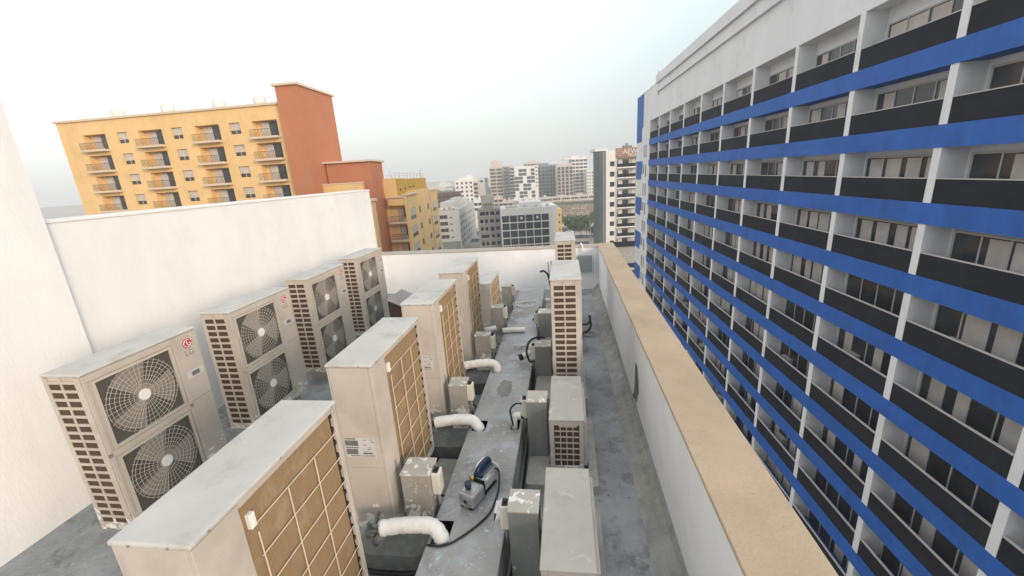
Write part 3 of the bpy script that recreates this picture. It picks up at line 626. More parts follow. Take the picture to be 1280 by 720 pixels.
# balcony corner facing the camera
FS = Face((-26.603, 68.), Vector((1, .05)))
b = MB(); FS.box(b, -12, -.75, GZ, .2, -4, -1.6); b.build('balcony_wall', 'yellow', yb)
b = MB(); FS.box(b, -3.45, -.30, -1.32, .0, -1.6, -.1); cp = b.build('balcony', 'yellow', yb, bevel=.25, seg=3); f = MB(); FS.box(f, -3.5, -.2, .001, .25, -1.6, .05); f.build('coping', 'trim', cp, bevel=.06)
for k in range(8):
    z = -4.1-3.12*k
    b = MB(); FS.box(b, -3.5, -.15, z-.28, z+.12, -1.59, .1); o = b.build('balcony', 'trim', yb, bevel=.12, seg=2)
    r = MB(); FS.box(r, -3.4, -.3, z+1.06, z+1.12, -.02, .04); FS.box(r, -3.4, -.3, z+.78, z+.82, -.0, .03)
    for q in range(15): u = -3.38+q*.21; FS.box(r, u-.012, u+.012, z+.121, z+1.059, -.0, .03)
    r.build('railing', 'rail', o)
    w = MB(); FS.box(w, -2.25, -.4, z+.121, z+2.35, -1.599, -1.55); w.build('door', 'glass', o)
    w = MB(); FS.box(w, -2.2, -1.2, z+.13, z+2.3, -1.549, -1.50); w.build('curtain', 'blind', o)
    w = MB(); FS.box(w, -.95, -.55, z+.121, z+.9, -.5, -.2); w.build('planter', 'yellow', o)
# penthouse
pc = atY(494.3, 223.4, 69.5)
FP = Face((pc.x, pc.y), d1)
ue, _ = FP.cut(531.8, 221.6)
b = MB(); FP.box(b, 0, ue, .2, 3.15, -6, 0); b.build('penthouse', 'mustard', yb)
r = MB(); 
for u in [ue*.02+i*ue/9 for i in range(9)]: FP.box(r, u, u+.07, 3.151, 4.2, -.2, -.13); FP.box(r, u, u+.06, 3.151, 4.0, -5.6, -5.54)
FP.box(r, 0, ue*.93, 4.14, 4.2, -.2, -.13); FP.box(r, 0, ue*.93, 3.7, 3.74, -.2, -.15); FP.box(r, 0, ue*.93, 3.96, 4.0, -5.6, -5.54); FP.box(r, ue*.86, ue*.87, 3.16, 4.9, -.4, -.33); FP.box(r, ue*.3, ue*.3+.08, 3.16, 4.8, -3, -2.92)
r.build('roof_railing', 'cgrey', yb)
b = MB()
for u, z in ((2.0, 1.15), (5.5, 1.2), (9, 1.4), (12, 1.5)): FP.box(b, u, u+.5, z, z+.35, 0.002, .1)
b.build('wall_vents', 'dark', yb)
FPs = Face((pc.x, pc.y), RD)
b = MB(); FPs.box(b, -3.6, -.02, .2, 3.3, -5.5, 0); b.build('penthouse_front', 'yellow', yb)
# orange tower
tcn = atY(461.8, 200.0, 64.)
FT = Face((tcn.x, tcn.y), d1); ut, _ = FT.cut(476.4, 198.5); ut = min(max(ut, 3), 30)
b = MB(); FT.box(b, 0, ut, GZ, tcn.z-.2, -7, 0); b.build('tower', 'orange', yb)
b = MB(); FT.box(b, -.5, ut+.4, tcn.z-.199, tcn.z+.1, -7.4, .4); b.build('tower_cap', 'trim', yb, bevel=.05)
# yellow bay in front of it and the wing to the left
c1 = atY(473.6, 247.8, 60.)
FB = Face((c1.x, c1.y), RD)
b = MB(); FB.box(b, -5, -1.1, GZ, c1.z-.4, -1.5, 0); b.build('bay', 'yellow', yb)
b = MB(); FB.box(b, -5.2, -.75, c1.z-.399, c1.z, -1.6, .3); b.build('bay_cap', 'trim', yb, bevel=.05)
for k in range(7):
    z = c1.z-4.6-3.12*k; window(FB, yb, -2.5, -1.4, z, z+1.9, .05, 'blind')
c2 = atY(452, 227.2, 62.5)
FW = Face((c2.x, c2.y), RD)
b = MB(); FW.box(b, -9, -.0, GZ, c2.z-.2, -1.2, 0); FW.box(b, -9, -8.9, GZ, c2.z, -8, -1.2); b.build('wing', 'yellow', yb)
b = MB(); FW.box(b, -9, .1, c2.z-.2, c2.z, -1.3, .08); b.build('wing_cap', 'trim', yb, bevel=.03)
# second block of the same estate further left
yb2 = empty('apartment_building', (-60, 55, GZ), 'tall yellow apartment block with rows of balconies above the side wall, far left', 'building')
c3 = atY(372, 235, 60.)
FV = Face((c3.x, c3.y), (RD.x, RD.y-.12))
TOPZ = 14.6; hs = []; ws = []
bays = [(-5.2, -1.2, 'b'), (-9.0, -7.2, 'w'), (-14.6, -10.6, 'b'), (-18.6, -16.8, 'w'), (-24.2, -20.2, 'b'), (-28, -26.2, 'w'), (-34, -30, 'b')]
for k in range(5):
    z = TOPZ-1.2-3.12*(k+1)
    for u0, u1, kd in bays: hs.append((u0, u1, z+(.1 if kd == 'b' else .75), z+2.35))
b = MB(); FV.wall(b, -38, 0, GZ, TOPZ, hs, 1.1); FV.box(b, -38, 0, GZ, TOPZ-.1, -14, -1.3); b.build('wall', 'yellow', yb2)
b = MB(); FV.box(b, -38.2, .2, TOPZ+.001, TOPZ+.3, -14, .25); b.build('cornice', 'trim', yb2)
for h, (u0, u1, kd) in zip(hs, bays*5):
    if kd == 'w': window(FV, yb2, *h, -.25, 'blind')
    else:
        b = MB(); FV.box(b, u0-.2, u1+.2, h[2]-.35, h[2]-.02, 0.002, .9); o = b.build('balcony', 'trim', yb2, bevel=.05)
        r = MB(); FV.box(r, u0-.1, u1+.1, h[2]+.95, h[2]+1.0, .8, .85)
        for q in range(18): u = u0+(u1-u0)*q/17; FV.box(r, u-.012, u+.012, h[2]-.019, h[2]+.949, .8, .84)
        r.build('railing', 'rail', o)
        w = MB(); FV.box(w, u0+.6, u1-.5, h[2], h[3]-.1, -1.09, -1.0); w.build('door', 'glass', o)
        w = MB(); FV.box(w, u0+.65, (u0+u1)/2, h[2], h[3]-.15, -.999, -.95); w.build('curtain', 'blind', o)
b = MB(); FV.box(b, -12.2, -8.8 + 1.2, GZ, TOPZ-9, .002, .02)
b = MB(); FV.box(b, -.0, 3.2, GZ, TOPZ+2.2, -9, .8); b.build('tower', 'orange', yb2)
b = MB(); FV.box(b, -.3, 3.5, TOPZ+2.201, TOPZ+2.5, -9.3, 1.1); b.build('tower_cap', 'trim', yb2)
for u in (-6, -13, -22, -31):
    b = MB(); c_ = FV.P(u, TOPZ+.3, -4); b.tube([c_, c_+Vector((0, 0, 1.7))], .9, 14); b.build('water_tank', 'cwhite', yb2)
# ---- blue and white block on the right
FBW = Face((12.364, 65.), Vector((-.03386, .99943)))
bw = empty('apartment_building', (12.4, 30, GZ), 'tall blue and white apartment block with rows of dark balconies, filling the right side', 'building')
UE = -59.
b = MB(); FBW.box(b, UE, 0, GZ, 8.9, -16, -.96)                       # body behind the balconies
FBW.box(b, UE, 8.6, 8.9, 13.2, -16, 0)                                # white top
FBW.box(b, .0, 8.6, GZ, 8.899, -16, 0)                                # closed far end
b.build('wall', 'bwhite', bw)
b = MB(); FBW.box(b, UE, -4.7, 12.95, 13.9, -.3, .45); FBW.box(b, UE, -4.7, 12.0, 12.94, .0, .22); FBW.box(b, -4.2, 8.65, 13.2, 13.32, -.4, .03); b.build('roof_parapet', 'bwhite', bw)
b = MB(); FBW.box(b, -2.3, -2.22, 13.32, 15.0, -.5, -.42); FBW.box(b, -2.6, -1.9, 14.8, 14.86, -.5, -.44); b.build('antenna', 'cgrey', bw)
b = MB(); FBW.box(b, -4.69, -4.25, 11.6, 13.19, .001, .02); b.build('painted_gap_shade', 'slate', bw)  # dark strip laid on the face, painting in the shade of the parapet notch
for k in range(8):
    zt, zb = (13.2, 6.4) if k == 0 else (3.49-5.65*(k-1), .67-5.65*(k-1))
    b = MB(); FBW.box(b, 5.0, 8.62, zb, zt, .001, .06); FBW.box(b, 4.1, 4.999, zb+(zt-zb)*.3, zt-.05, .001, .06); b.build('blue_panel', 'blue', bw)
for k in range(13):
    z = 5.9-2.85*k
    for u in (3.0, 1.6):
        b = MB(); FBW.box(b, u, u+.45, z-1.9+(.5 if u > 2 and k % 2 else 0), z-.1, .001, .03); b.build('slit_window', 'glass', bw)
PITCH = 2.86; BAY = 5.2; bays_n = 11; items = []
for fl in range(13):
    zs = 5.62-PITCH*fl                                                 # underside of the blue band
    b = MB(); FBW.box(b, UE, -.02, zs, zs+.82, -.95, .03); b.build('balcony_slab', 'blue', bw)
    for k in range(bays_n):
        u1 = -.32-BAY*k; u0 = u1-BAY+.36
        items.append(((FBW.P((u0+u1)/2, zs)-EYE).length, u0, u1, zs))
items.sort()
rest = MB(); rest2 = MB()
for i, (_, u0, u1, zs) in enumerate(items):
    tgt = MB() if i < 98 else rest
    FBW.box(tgt, u0, u1, zs+.822, zs+1.72, -.08, -.02); FBW.box(tgt, u0, u1, zs+1.721, zs+1.76, -.1, .0, 1)
    dr = MB() if i < 98 else rest2
    FBW.box(dr, u0+.5, u1-.3, zs+.822, zs+2.55, -.949, -.90)
    if i < 98:
        o = tgt.build('balcony', ('panel', 'cgrey'), bw); dr.build('door', 'glass', o); RS = random.Random(i)
        for q in range(4):
            if RS.random() < .5: ua = u0+.55+(u1-u0-.8)*.25*q; c_ = MB(); FBW.box(c_, ua, ua+(u1-u0-.8)*.25*RS.uniform(.45, .9), zs+.87, zs+2.5, -.899, -.885); c_.build('curtain', 'blind', o)
        c_ = MB(); q_ = RS.uniform(2.2, 3.2); FBW.box(c_, u0+q_, u0+q_+.9, zs+.822, zs+1.45, -.949, -.62)
        if RS.random() < .35: c_.build('cooling_unit', 'cgrey', o)
        w = MB(); FBW.box(w, u0+.42, u0+.499, zs+.822, zs+2.63, -.949, -.87); FBW.box(w, u1-.299, u1-.22, zs+.822, zs+2.63, -.949, -.87); FBW.box(w, u0+.5, u1-.3, zs+2.551, zs+2.63, -.949, -.87)
        for q in (.25, .5, .75): uq = u0+.5+(u1-u0-.8)*q; FBW.box(w, uq-.03, uq+.03, zs+.822, zs+2.55, -.899, -.868)
        w.build('door_frame', 'cgrey', o)
tag(rest.build('balconies', ('panel', 'cgrey'), bw), kind='stuff'); tag(rest2.build('doors', 'glass', bw), kind='stuff')
for k in range(bays_n):
    u = -.32-BAY*k
    b = MB(); FBW.box(b, u+.0, u+.34, GZ, 8.899, -.949, .0); b.build('post', 'bwhite', bw)
# ---- the tower with the sign
FN = Face((13.036, 130.), RD)
nt_ = empty('apartment_tower', (14, 131, GZ), 'white balcony tower with a brown rooftop sign and a green glass corner', 'building')
hn = []
for k in range(11): hn.append((.55, 1.95, 3.15-2.97*k, 4.6-2.97*k))
b = MB(); FN.wall(b, -.6, 2.35, GZ, 7.7, hn, .35); FN.box(b, -.6, 16, GZ, 5.3, -18, -1.5); FN.box(b, 2.36, 16, 5.301, 7.6, -18, -.3); FN.box(b, -.6, -.59, GZ, 7.7, -18, 0); FN.box(b, -.58, 2.34, GZ, 7.69, -10, -.5); b.build('wall', 'cwhite', nt_)
for h in hn: window(FN, nt_, *h, -.3, 'bare')
b = MB(); FN.box(b, -3.6, .2, 7.71, 8.5, -9, -1.5); b.build('roof_room', 'cwhite', nt_)
b = MB(); FN.box(b, 5, 7.5, 8.21, 8.9, -3, -1.5); FN.box(b, 5.8, 6.4, 8.9, 9.6, -2.5, -2); b.build('roof_plant', 'slate', nt_)
b = MB(); pts = [FN.P(-.6, GZ), *[FN.P(-.6-3.2*math.sin(a), GZ, -3.2+3.2*math.cos(a)) for a in [PI/2*i/8 for i in range(1, 9)]], FN.P(-.605, GZ, -16)]
b.prism(list(reversed(pts)), (0, 0, 7.5-GZ)); b.build('glass_corner', 'greenglass', nt_)
b = MB(); FN.box(b, -1.35, -1.2, GZ, 7.4, -.1, .06); FN.box(b, -.72, -.6, GZ, 7.72, .0, .1); b.build('mullion', 'cgrey', nt_)
for k in range(10):
    z = 2.6-2.97*k
    b = MB(); FN.box(b, 2.36, 15.9, z-.16, z+.22, -1.49, .12); o = b.build('balcony', 'cwhite', nt_)
    r = MB(); FN.box(r, 2.55, 15.8, z+.221, z+1.2, .0, .06); r.build('rail_panel', 'panel', o)
    w = MB(); FN.box(w, 4.8, 6.6, z+.221, z+2.35, -1.489, -1.4); FN.box(w, 2.6, 3.4, z+.8, z+2.2, -1.489, -1.4); FN.box(w, 10.8, 12.6, z+.221, z+2.35, -1.489, -1.4); w.build('door', 'glass', o)
for u in (2.36, 8.3, 14.2):
    b = MB(); FN.box(b, u, u+.3, GZ, 5.3, -.3, .13); b.build('post', 'cgrey', nt_)
b = MB(); FN.box(b, 2.25, 16, 5.4, 8.2, -.29, .1); sg = b.build('sign_board', 'signboard', nt_)
text_mesh('AEWA', 2.0, lambda u, v, w: FN.P(4.35+u*.98, 7.12+v, .1+w), 'lettering', 'pale_letter', sg, .15, 'LEFT')
text_mesh('PROP', 1.15, lambda u, v, w: FN.P(5.9+u, 6.0+v, .1+w), 'lettering', 'pale_letter', sg, .12, 'LEFT')
b = MB(); b.tube([FN.P(3.3, 6.9, .101), FN.P(3.3, 6.9, .16)], 1.0, 20); em = b.build('emblem', 'pink', sg)
b = MB()
for k in range(5):
    a = PI/2+2*PI*k/5; c_ = (3.3+.52*math.cos(a), 6.9+.52*math.sin(a)); dx, dz = math.cos(a)*.36, math.sin(a)*.36; ex, ez = -math.sin(a)*.16, math.cos(a)*.16
    b.prism([FN.P(c_[0]-dx, c_[1]-dz, .165), FN.P(c_[0]+ex, c_[1]+ez, .165), FN.P(c_[0]+dx, c_[1]+dz, .165), FN.P(c_[0]-ex, c_[1]-ez, .165)], tuple(FN.n.to_3d()*.05))
b.build('petals', 'brown', em)
# ---- shop podium in the gap
p0 = atY(784, 320, 97.)
FQ = Face((p0.x, p0.y), RD)
pq = empty('shop_building', (p0.x, p0.y, GZ), 'low grey shop building at street level between the parapet and the blue block', 'building')
zt = FQ.cut(784, 308)[1]; zb = FQ.cut(784, 329)[1]
b = MB(); FQ.box(b, -3, 6, zb, zt, -4, 0); FQ.box(b, -3, 6, GZ, zb-.01, -4, -1); b.build('wall', 'podium', pq)
b = MB(); FQ.box(b, -3.1, 6.2, zt+.001, zt+1.2, -.3, .2); b.build('roof_edge', 'panel', pq)
b = MB(); FQ.box(b, -3, 6, zb-1.0, zb-.011, -.99, .3); b.build('shop_front', 'pump_blue', pq)
b = MB(); FQ.box(b, -3, 6, zb-1.7, zb-1.05, -.98, .1); b.build('shop_sign', 'cgrey', pq)
b = MB(); FQ.box(b, -2.6, 5, GZ, zb-1.75, -.98, -.9); b.build('shop_window', 'glass', pq)
text_mesh('HILLS', 1.25, lambda u, v, w: FQ.P(-.3+u, (zt+zb)/2+.2+v, .03+w), 'lettering', 'cgrey', pq, .04)
b = MB(); FQ.box(b, -2.3, -.6, (zt+zb)/2-.95, (zt+zb)/2-.85, .002, .03); FQ.box(b, -2.3, -.9, (zt+zb)/2-1.35, (zt+zb)/2-1.25, .002, .03); b.build('sign_line', 'cgrey', pq)
# ---- glass fronted office
FO = Face((-15.42, 170.), RD)
ob = empty('office_building', (-16, 171, GZ), 'white office building with a grid of dark blue glass panes', 'building')
ho = []; U0_, U1_ = -11.1, 9.2
cw = (U1_-U0_-.6)/6
for k in range(6):
    for j in range(6): ho.append((U0_+.3+cw*j+.14, U0_+.3+cw*(j+1)-.14, -16.6-3.15*k+.14, -13.75-3.15*k))
b = MB(); FO.wall(b, U0_-.1, U1_+.2, GZ, -10.9, ho, .25); FO.box(b, U0_-.1, U1_+.2, GZ, -10.95, -20, -.4); FO.box(b, U1_+.2, 12.4, GZ, -10.8, -20, -.6); b.build('wall', 'cwhite', ob)
for h in ho:
    w = MB(); FO.box(w, h[0]+.01, h[1]-.01, h[2]+.01, h[3]-.01, -.24, -.15); w.build('window', 'glass_blue', ob)
for j in (2, 4):
    h = ho[j]; w = MB(); FO.box(w, h[0]+1.1, h[1]-1.0, h[2]+1.0, h[3]-.7, -.149, -.12); w.build('poster', 'cwhite', ob)
b = MB(); FO.box(b, -2.9, 6.4, -10.89, -8.9, -14, -4); b.build('roof_room', 'cwhite', ob)
b = MB(); FO.box(b, -8, -4, -10.89, -10.2, -9, -3); b.build('roof_plant', 'cgrey', ob)
FM = Face((FO.P(12.6, 0, -3).x, FO.P(12.6, 0, -3).y), RD)
mb_ = empty('apartment_building', tuple(FM.P(1, GZ)), 'narrow mustard yellow building squeezed beside the white office', 'building')
b = MB(); FM.box(b, 0, 1.9, GZ, -12.5, -9, 0); b.build('wall', 'yellow', mb_)
for k in range(5):
    w = MB(); FM.box(w, .7, 1.2, -15.5-3*k, -14.6-3*k, .002, .03); w.build('window', 'glass', mb_)
for u, w_, h_, d_ in ((-9, 1.2, .9, -3), (-7, 1.2, .9, -3.2), (-1.5, .9, 1.0, -2.5), (3.2, 1.4, .8, -2.2), (8.0, 1.2, .9, -3)):
    b = MB(); FO.box(b, u, u+w_, -10.89, -10.89+h_, d_-1, d_); b.build('roof_unit', 'cgrey', ob)
# ---- unfinished concrete frame
FC = Face((-32.631, 172.), RD)
cb = empty('concrete_building', (-32, 173, GZ), 'unfinished bare concrete building with empty window openings', 'building')
hc = []; rs = random.Random(5)
for k in range(5):
    z = -14.2-3.2*k; widths = [(-3.3, -1.9), (-1.3, .0), (.9, 2.6), (3.4, 4.9)]
    if k == 0: widths = [(-3.2, -1.0), (-.8, .6), (1.2, 3.0), (3.6, 5.2)]
    if k == 3: widths = [(-3.2, .2), (1.3, 2.6), (3.4, 4.8)]
    for u0, u1 in widths: hc.append((u0, u1, z+.4+(0 if k == 2 and u0 == .9 else .35), z+2.3))
b = MB(); FC.wall(b, -4.2, 5.5, GZ, -11.0, hc, 1.4); FC.box(b, -4.2, 5.5, GZ, -11.05, -18, -1.6); b.build('wall', 'conc', cb)
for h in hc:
    w = MB(); FC.box(w, h[0]+.01, h[1]-.01, h[2]+.01, h[3]-.01, -1.39, -1.1); w.build('window', 'dark', cb)  # dark slabs set in the empty openings, standing for the unlit inside
b = MB(); FC.box(b, -2.3, 3.1, -8.6, -5.3, -9, -1); FC.box(b, -1.6, 2.2, -10.99, -8.61, -8, -2); FC.box(b, -2.3, -1.61, -10.99, -8.61, -1.6, -1); b.build('roof_tank', 'conc', cb)
for k in range(6):
    b = MB(); FC.box(b, -4.5, 5.6, -11.05-3.2*k, -10.8-3.2*k, .002, .45); b.build('floor_slab', 'conc', cb)
b = MB()
for u in (3.6, 4.4, 5.2): FC.box(b, u, u+.3, -10.79, -8.7, -3, -2.7)
b.build('column_stubs', 'conc', cb)
# ---- pale apartment block (two visible sides)
FG = Face((-46.902, 180.), RD)
gb = empty('apartment_building', (-50, 182, GZ), 'pale grey apartment block with a stepped roof beyond the yellow block', 'building')
hg = []
for k in range(4): hg.append((-4.25, -3.3, -14.55-2.95*k, -13.95-2.95*k)); hg.append((-8.9, -5.3, -15.6-2.95*k, -13.1-2.95*k))
b = MB(); FG.wall(b, -9.6, 0, GZ, -11.05, hg, 1.0); FG.box(b, -9.5, -.1, GZ, -11.1, -2, -1.2)
rr_ = atZ(592.5, 252.7, -11.05); FR = Face(tuple(FG.P(0, 0).xy), (rr_.xy-FG.P(0, 0).xy)); LR = (rr_.xy-FG.P(0, 0).xy).length
hr = []
nw = 7
for k in range(5):
    for j in range(nw): u = LR*(j+.5)/nw; hr.append((u-1.6, u+1.6, -15.3-2.95*k, -13.9-2.95*k))
FR.wall(b, 0, LR, GZ, -11.05, hr, .4); FR.box(b, 3.0, LR, GZ, -11.1, -13, -.5); FG.box(b, -9.5, -.1, -11.6, -11.1, -2, -.05); b.build('wall', 'cgrey', gb)
b = MB(); FR.box(b, 3, LR, -11.04, -10.2, -3, -2.4); FR.box(b, 8, LR*.9, -11.04, -8.0, -10, -4); FR.box(b, 4, 12, -11.04, -9.6, -9, -6); FR.box(b, LR*.5, LR*.75, -7.99, -7.0, -8, -5); b.build('roof_room', 'cgrey', gb)
for u, w_, h_, d_ in ((-8.5, 1.2, 1.0, -3), (-6.3, 1.2, 1.0, -3), (-3.5, 1.0, 1.3, -4), (-1.8, .9, .9, -2)):
    b = MB(); FG.box(b, u, u+w_, -11.05, -11.05+h_, d_-1, d_); b.build('roof_unit', 'cwhite', gb)
for h in hg:
    if h[1]-h[0] > 2:
        o = window(FG, gb, h[0], h[1], h[2], h[3], -.9, 'plain', 'cgrey'); r = MB(); FG.box(r, h[0], h[1], h[2]+.0, h[2]+.9, .0, .06); r.build('balcony_panel', 'cgrey', o)
    else: window(FG, gb, *h, -.3, 'bare')
for h in hr: window(FR, gb, *h, -.3, 'bare')
b = MB(); FG.box(b, -9.4, -.3, -26.6, -25.0, .002, .3); FG.box(b, -9.2, -.4, GZ, -26.7, .002, .15); b.build('ground_floor', 'slate', gb)
# ---- background towers
def tower(name, label, px0, px1, py, Y, dep, wm, floors, pitch, style, cols=3, side=None, top=None):
    a = atY(px0, py, Y); c = atY(px1, py, Y); Fc = Face((a.x, a.y), RD); W = (c-a).length; zt = (a.z+c.z)/2
    t = empty(name, (a.x, a.y, GZ), label, 'building')
    hs = []; bw_ = W/cols
    for k in range(floors):
        z = zt-1.2-pitch*(k+1)
        if z < GZ: break
        for j in range(cols):
            if style == 'squares': hs.append((bw_*j+bw_*.28, bw_*j+bw_*.72, z+.9, z+pitch*.78))
            elif style in ('bands', 'slabs'): hs.append((bw_*j+bw_*.07, bw_*j+bw_*.93, z+.8, z+pitch*.80))
            elif style == 'checker':
                if (k//2+j) % 3: hs.append((bw_*j+.1, bw_*j+bw_-.1, z+.3, z+pitch*.86))
            elif style == 'grid': hs.append((bw_*j+bw_*.12, bw_*j+bw_*.88, z+.3, z+pitch*.86))
    b = MB(); Fc.wall(b, 0, W, GZ, zt, hs, .8); Fc.box(b, .01, W-.01, GZ, zt-.05, -dep, -1.0)
    for uu in (.0, W-.02): Fc.box(b, uu, uu+.02, GZ, zt-.01, -1.02, -.01)
    if top:
        for u0, u1, h, d0 in top: Fc.box(b, W*u0, W*u1, zt+.001, zt+h, -dep*.8, -d0)
    b.build('wall', wm, t)
    for h in hs[:98]:
        w = MB(); Fc.box(w, h[0]+.02, h[1]-.02, h[2]+.02, h[3]-.02, -.79, -.5); w.build('window', 'glass', t)
    if len(hs) > 98:
        w = MB()
        for h in hs[98:]: Fc.box(w, h[0]+.02, h[1]-.02, h[2]+.02, h[3]-.02, -.79, -.5)
        tag(w.build('windows', 'glass', t), kind='stuff')
    if style in ('slabs', 'grid'):
        for k in range(floors):
            z = zt-1.2-pitch*(k+1)
            if z < GZ: break
            w = MB(); Fc.box(w, .3, W-.3, z+.05, z+.75 if style == 'slabs' else z+.28, .002, .9); w.build('balcony', wm if style == 'slabs' else 'cgrey', t)
    if side:
        b = MB(); sw_, sm_, sz = side; Fc.box(b, W+.01, W+sw_, GZ, zt+sz, -dep, -.5)
        b.build('side_wall', sm_, t)
        for k in range(min(floors, 12)):
            z = zt+sz-3-pitch*k; w = MB(); Fc.box(w, W+sw_*.25, W+sw_*.75, z, z+1.4, -.498, -.4); w.build('window', 'glass', t)
    return t, Fc, W, zt
tower('apartment_tower', 'white tower with rows of small square dark windows, beyond the pale grey block', 568, 590.5, 224.5, 330, 14, 'cwhite', 7, 3.3, 'squares', 4, top=[(.25, 1.0, 1.6, 3), (.6, .95, 3.2, 5)])
tower('apartment_tower', 'pinkish grey balcony block just right of the small windowed white tower', 590.8, 597, 226, 335, 14, 'pinkish', 7, 3.3, 'slabs', 1)
tower('apartment_tower', 'plain grey narrow block between the white tower and the beige tower', 597.5, 605.5, 222.5, 350, 16, 'cgrey', 1, 3.3, 'squares', 1, side=(2.2, 'slate', 0))
tower('apartment_tower', 'beige balcony tower, leftmost of the distant cluster', 611.3, 627.5, 208.5, 470, 18, 'beige', 12, 3.9, 'slabs', 2, side=(8., 'slate', -.3), top=[(.12, .98, 5.5, 2), (.3, .6, 7, 4)])
tower('apartment_tower', 'narrow pink block between the beige tower and the checkered tower', 636, 642.5, 208, 500, 16, 'pinkish', 11, 3.9, 'bands', 1, top=[(.0, .8, 3, 3)])
tower('apartment_tower', 'black and white checkered apartment tower in the distant cluster', 642.6, 668, 209, 455, 16, 'cwhite', 9, 3.9, 'checker', 5, side=(3.6, 'cwhite', 1.5), top=[(.0, .98, 1.2, .0)])
tower('apartment_tower', 'dark grey scaffolded tower right of the checkered tower', 671.5, 695.5, 206, 490, 18, 'slate', 10, 3.9, 'grid', 5, top=[(.1, .6, 2.2, 3)])
tower('apartment_tower', 'pale block peeping over the checkered tower', 655, 676, 203, 560, 16, 'pinkish', 4, 3.9, 'bands', 5, top=[(.3, .7, 2.5, 3)])
tower('apartment_tower', 'salmon pink tower with a gridded middle in the distant cluster', 695.8, 716.5, 206.5, 470, 18, 'pinkish', 9, 3.9, 'grid', 4, top=[(.1, .95, 1.6, 2)])
tower('apartment_tower', 'tall white tower with stepped top, right of the salmon tower', 714, 734.5, 197, 500, 20, 'cwhite', 12, 3.9, 'bands', 4, top=[(-.45, .3, -1.5, 1), (.0, .5, 2.2, 3), (.7, .95, 1.2, 2)])
tower('apartment_tower', 'low white block with small windows beside the green glass corner', 733.5, 748, 212, 480, 18, 'cwhite', 10, 3.6, 'squares', 5)
# brown terrace and lower blocks in the middle distance
tower('terrace_building', 'low brown colonnaded terrace building behind the pale grey block', 545, 573, 240.5, 262, 14, 'brown', 3, 3.2, 'bands', 5)
lows = [(690, 748, 244.5, 452, 'pinkish', 'long low pink podium with parking decks below the distant towers', 5), (640, 668, 249, 400, 'cwhite', 'low white podium in front of the checkered tower', 4), (612, 628, 247, 330, 'beige', 'low beige block behind the bare concrete building', 3),
        (668, 690, 247, 420, 'cgrey', 'low grey podium in front of the dark scaffolded tower', 4), (592, 602, 250, 260, 'cwhite', 'small white house behind the bare concrete building', 2), (628, 642, 251, 300, 'beige', 'small beige house behind the office roof', 2), (566, 590, 253, 250, 'cgrey', 'low grey building behind the pale grey block', 3), (640, 664, 254, 260, 'conc', 'low concrete block behind the office roof', 3)]
for x0, x1, y, Y, mm, lb, n in lows: tower('low_building', lb, x0, x1, y, Y, 12, mm, 2, 3.2, 'bands', n, top=[(.1, .3, 1.2, 2), (.55, .7, 1.8, 4)])
w0 = atY(669, 240, 398.); FF = Face((w0.x, w0.y), RD); b = MB(); b.prism([FF.P(0, GZ, 1), FF.P(2.6, GZ, 1), FF.P(2.6, -8, 1), FF.P(0, -14.5, 1)], tuple(FF.n.to_3d()*-.6)); tag(b.build('fin_wall', 'cwhite', org=tuple(FF.P(0, GZ))), 'slanting white fin wall beside the checkered tower podium', 'wall')
# ---- ground, roads, sand
S = 4500
b = MB(); b.quad((-S, -S, GZ), (S, -S, GZ), (S, S, GZ), (-S, S, GZ)); tag(b.build('ground', 'city_ground'), kind='structure')
b = MB(); q = [atZ(*p, GZ+.02) for p in ((690, 275), (752, 271), (752, 252), (690, 255))]; q[0].x -= 30; q[3].x -= 60; q[1].x += 40; q[2].x += 90
b.quad(*q); tag(b.build('sand_lot', 'sand'), kind='structure')
def strip(name, y0, y1, x0, x1, z, m_, sk=.0):
    b = MB(); b.quad((x0, y0, GZ+z), (x1, y0+sk*(x1-x0), GZ+z), (x1, y1+sk*(x1-x0), GZ+z), (x0, y1, GZ+z)); return tag(b.build(name, m_), kind='structure')
strip('road', 232, 244, -120, 220, .03, 'asphalt', -.05); strip('road', 393, 400, -160, 260, .03, 'asphalt', .02); strip('road', 206, 216, -120, 200, .034, 'asphalt', -.05)
strip('pavement', 246, 262, -120, 220, .028, 'curb', -.05); strip('pavement', 217, 226, -120, 220, .026, 'curb', -.05)
strip('road', -40, 190, 2.4, 10.4, .02, 'asphalt')
# scrub and rubble on the lot (nobody could count it)
b = MB(); rs = random.Random(3)
for i in range(1100):
    Y = rs.choice([rs.uniform(300, 400), rs.uniform(300, 400), rs.uniform(404, 450)]); X = rs.uniform(-20, 55); r = rs.uniform(.6, 2.6); h = rs.uniform(.4, 1.5)
    b.poly([(X-r, Y-r*.5, GZ+.03), (X+r, Y-r*.4, GZ+.03), (X+r*.2, Y, GZ+h)]); b.poly([(X+r, Y-r*.4, GZ+.03), (X+r*.6, Y+r*.5, GZ+.03), (X+r*.2, Y, GZ+h)])
tag(b.build('rubble', 'rubble'), 'heaps of rubble and earth across the open sandy lot', 'rubble', kind='stuff')
b = MB()
for i in range(2600):
    band = rs.random()
    Y = rs.uniform(262, 292) if band < .6 else rs.uniform(404, 416); X = rs.uniform(-30, 70); r = rs.uniform(.4, 1.1); z = GZ+rs.uniform(.1, 1.5); a = rs.uniform(0, PI); c, s_ = math.cos(a)*r, math.sin(a)*r
    b.quad((X-c, Y-s_, z-r*.6), (X+c, Y+s_, z-r*.6), (X+c*.7, Y+s_*.7+.3, z+r*.7), (X-c*.7, Y-s_*.7+.3, z+r*.7))
tag(b.build('shrubs', 'leaf'), 'low green shrubs edging the sandy lot', 'shrubs', kind='stuff')
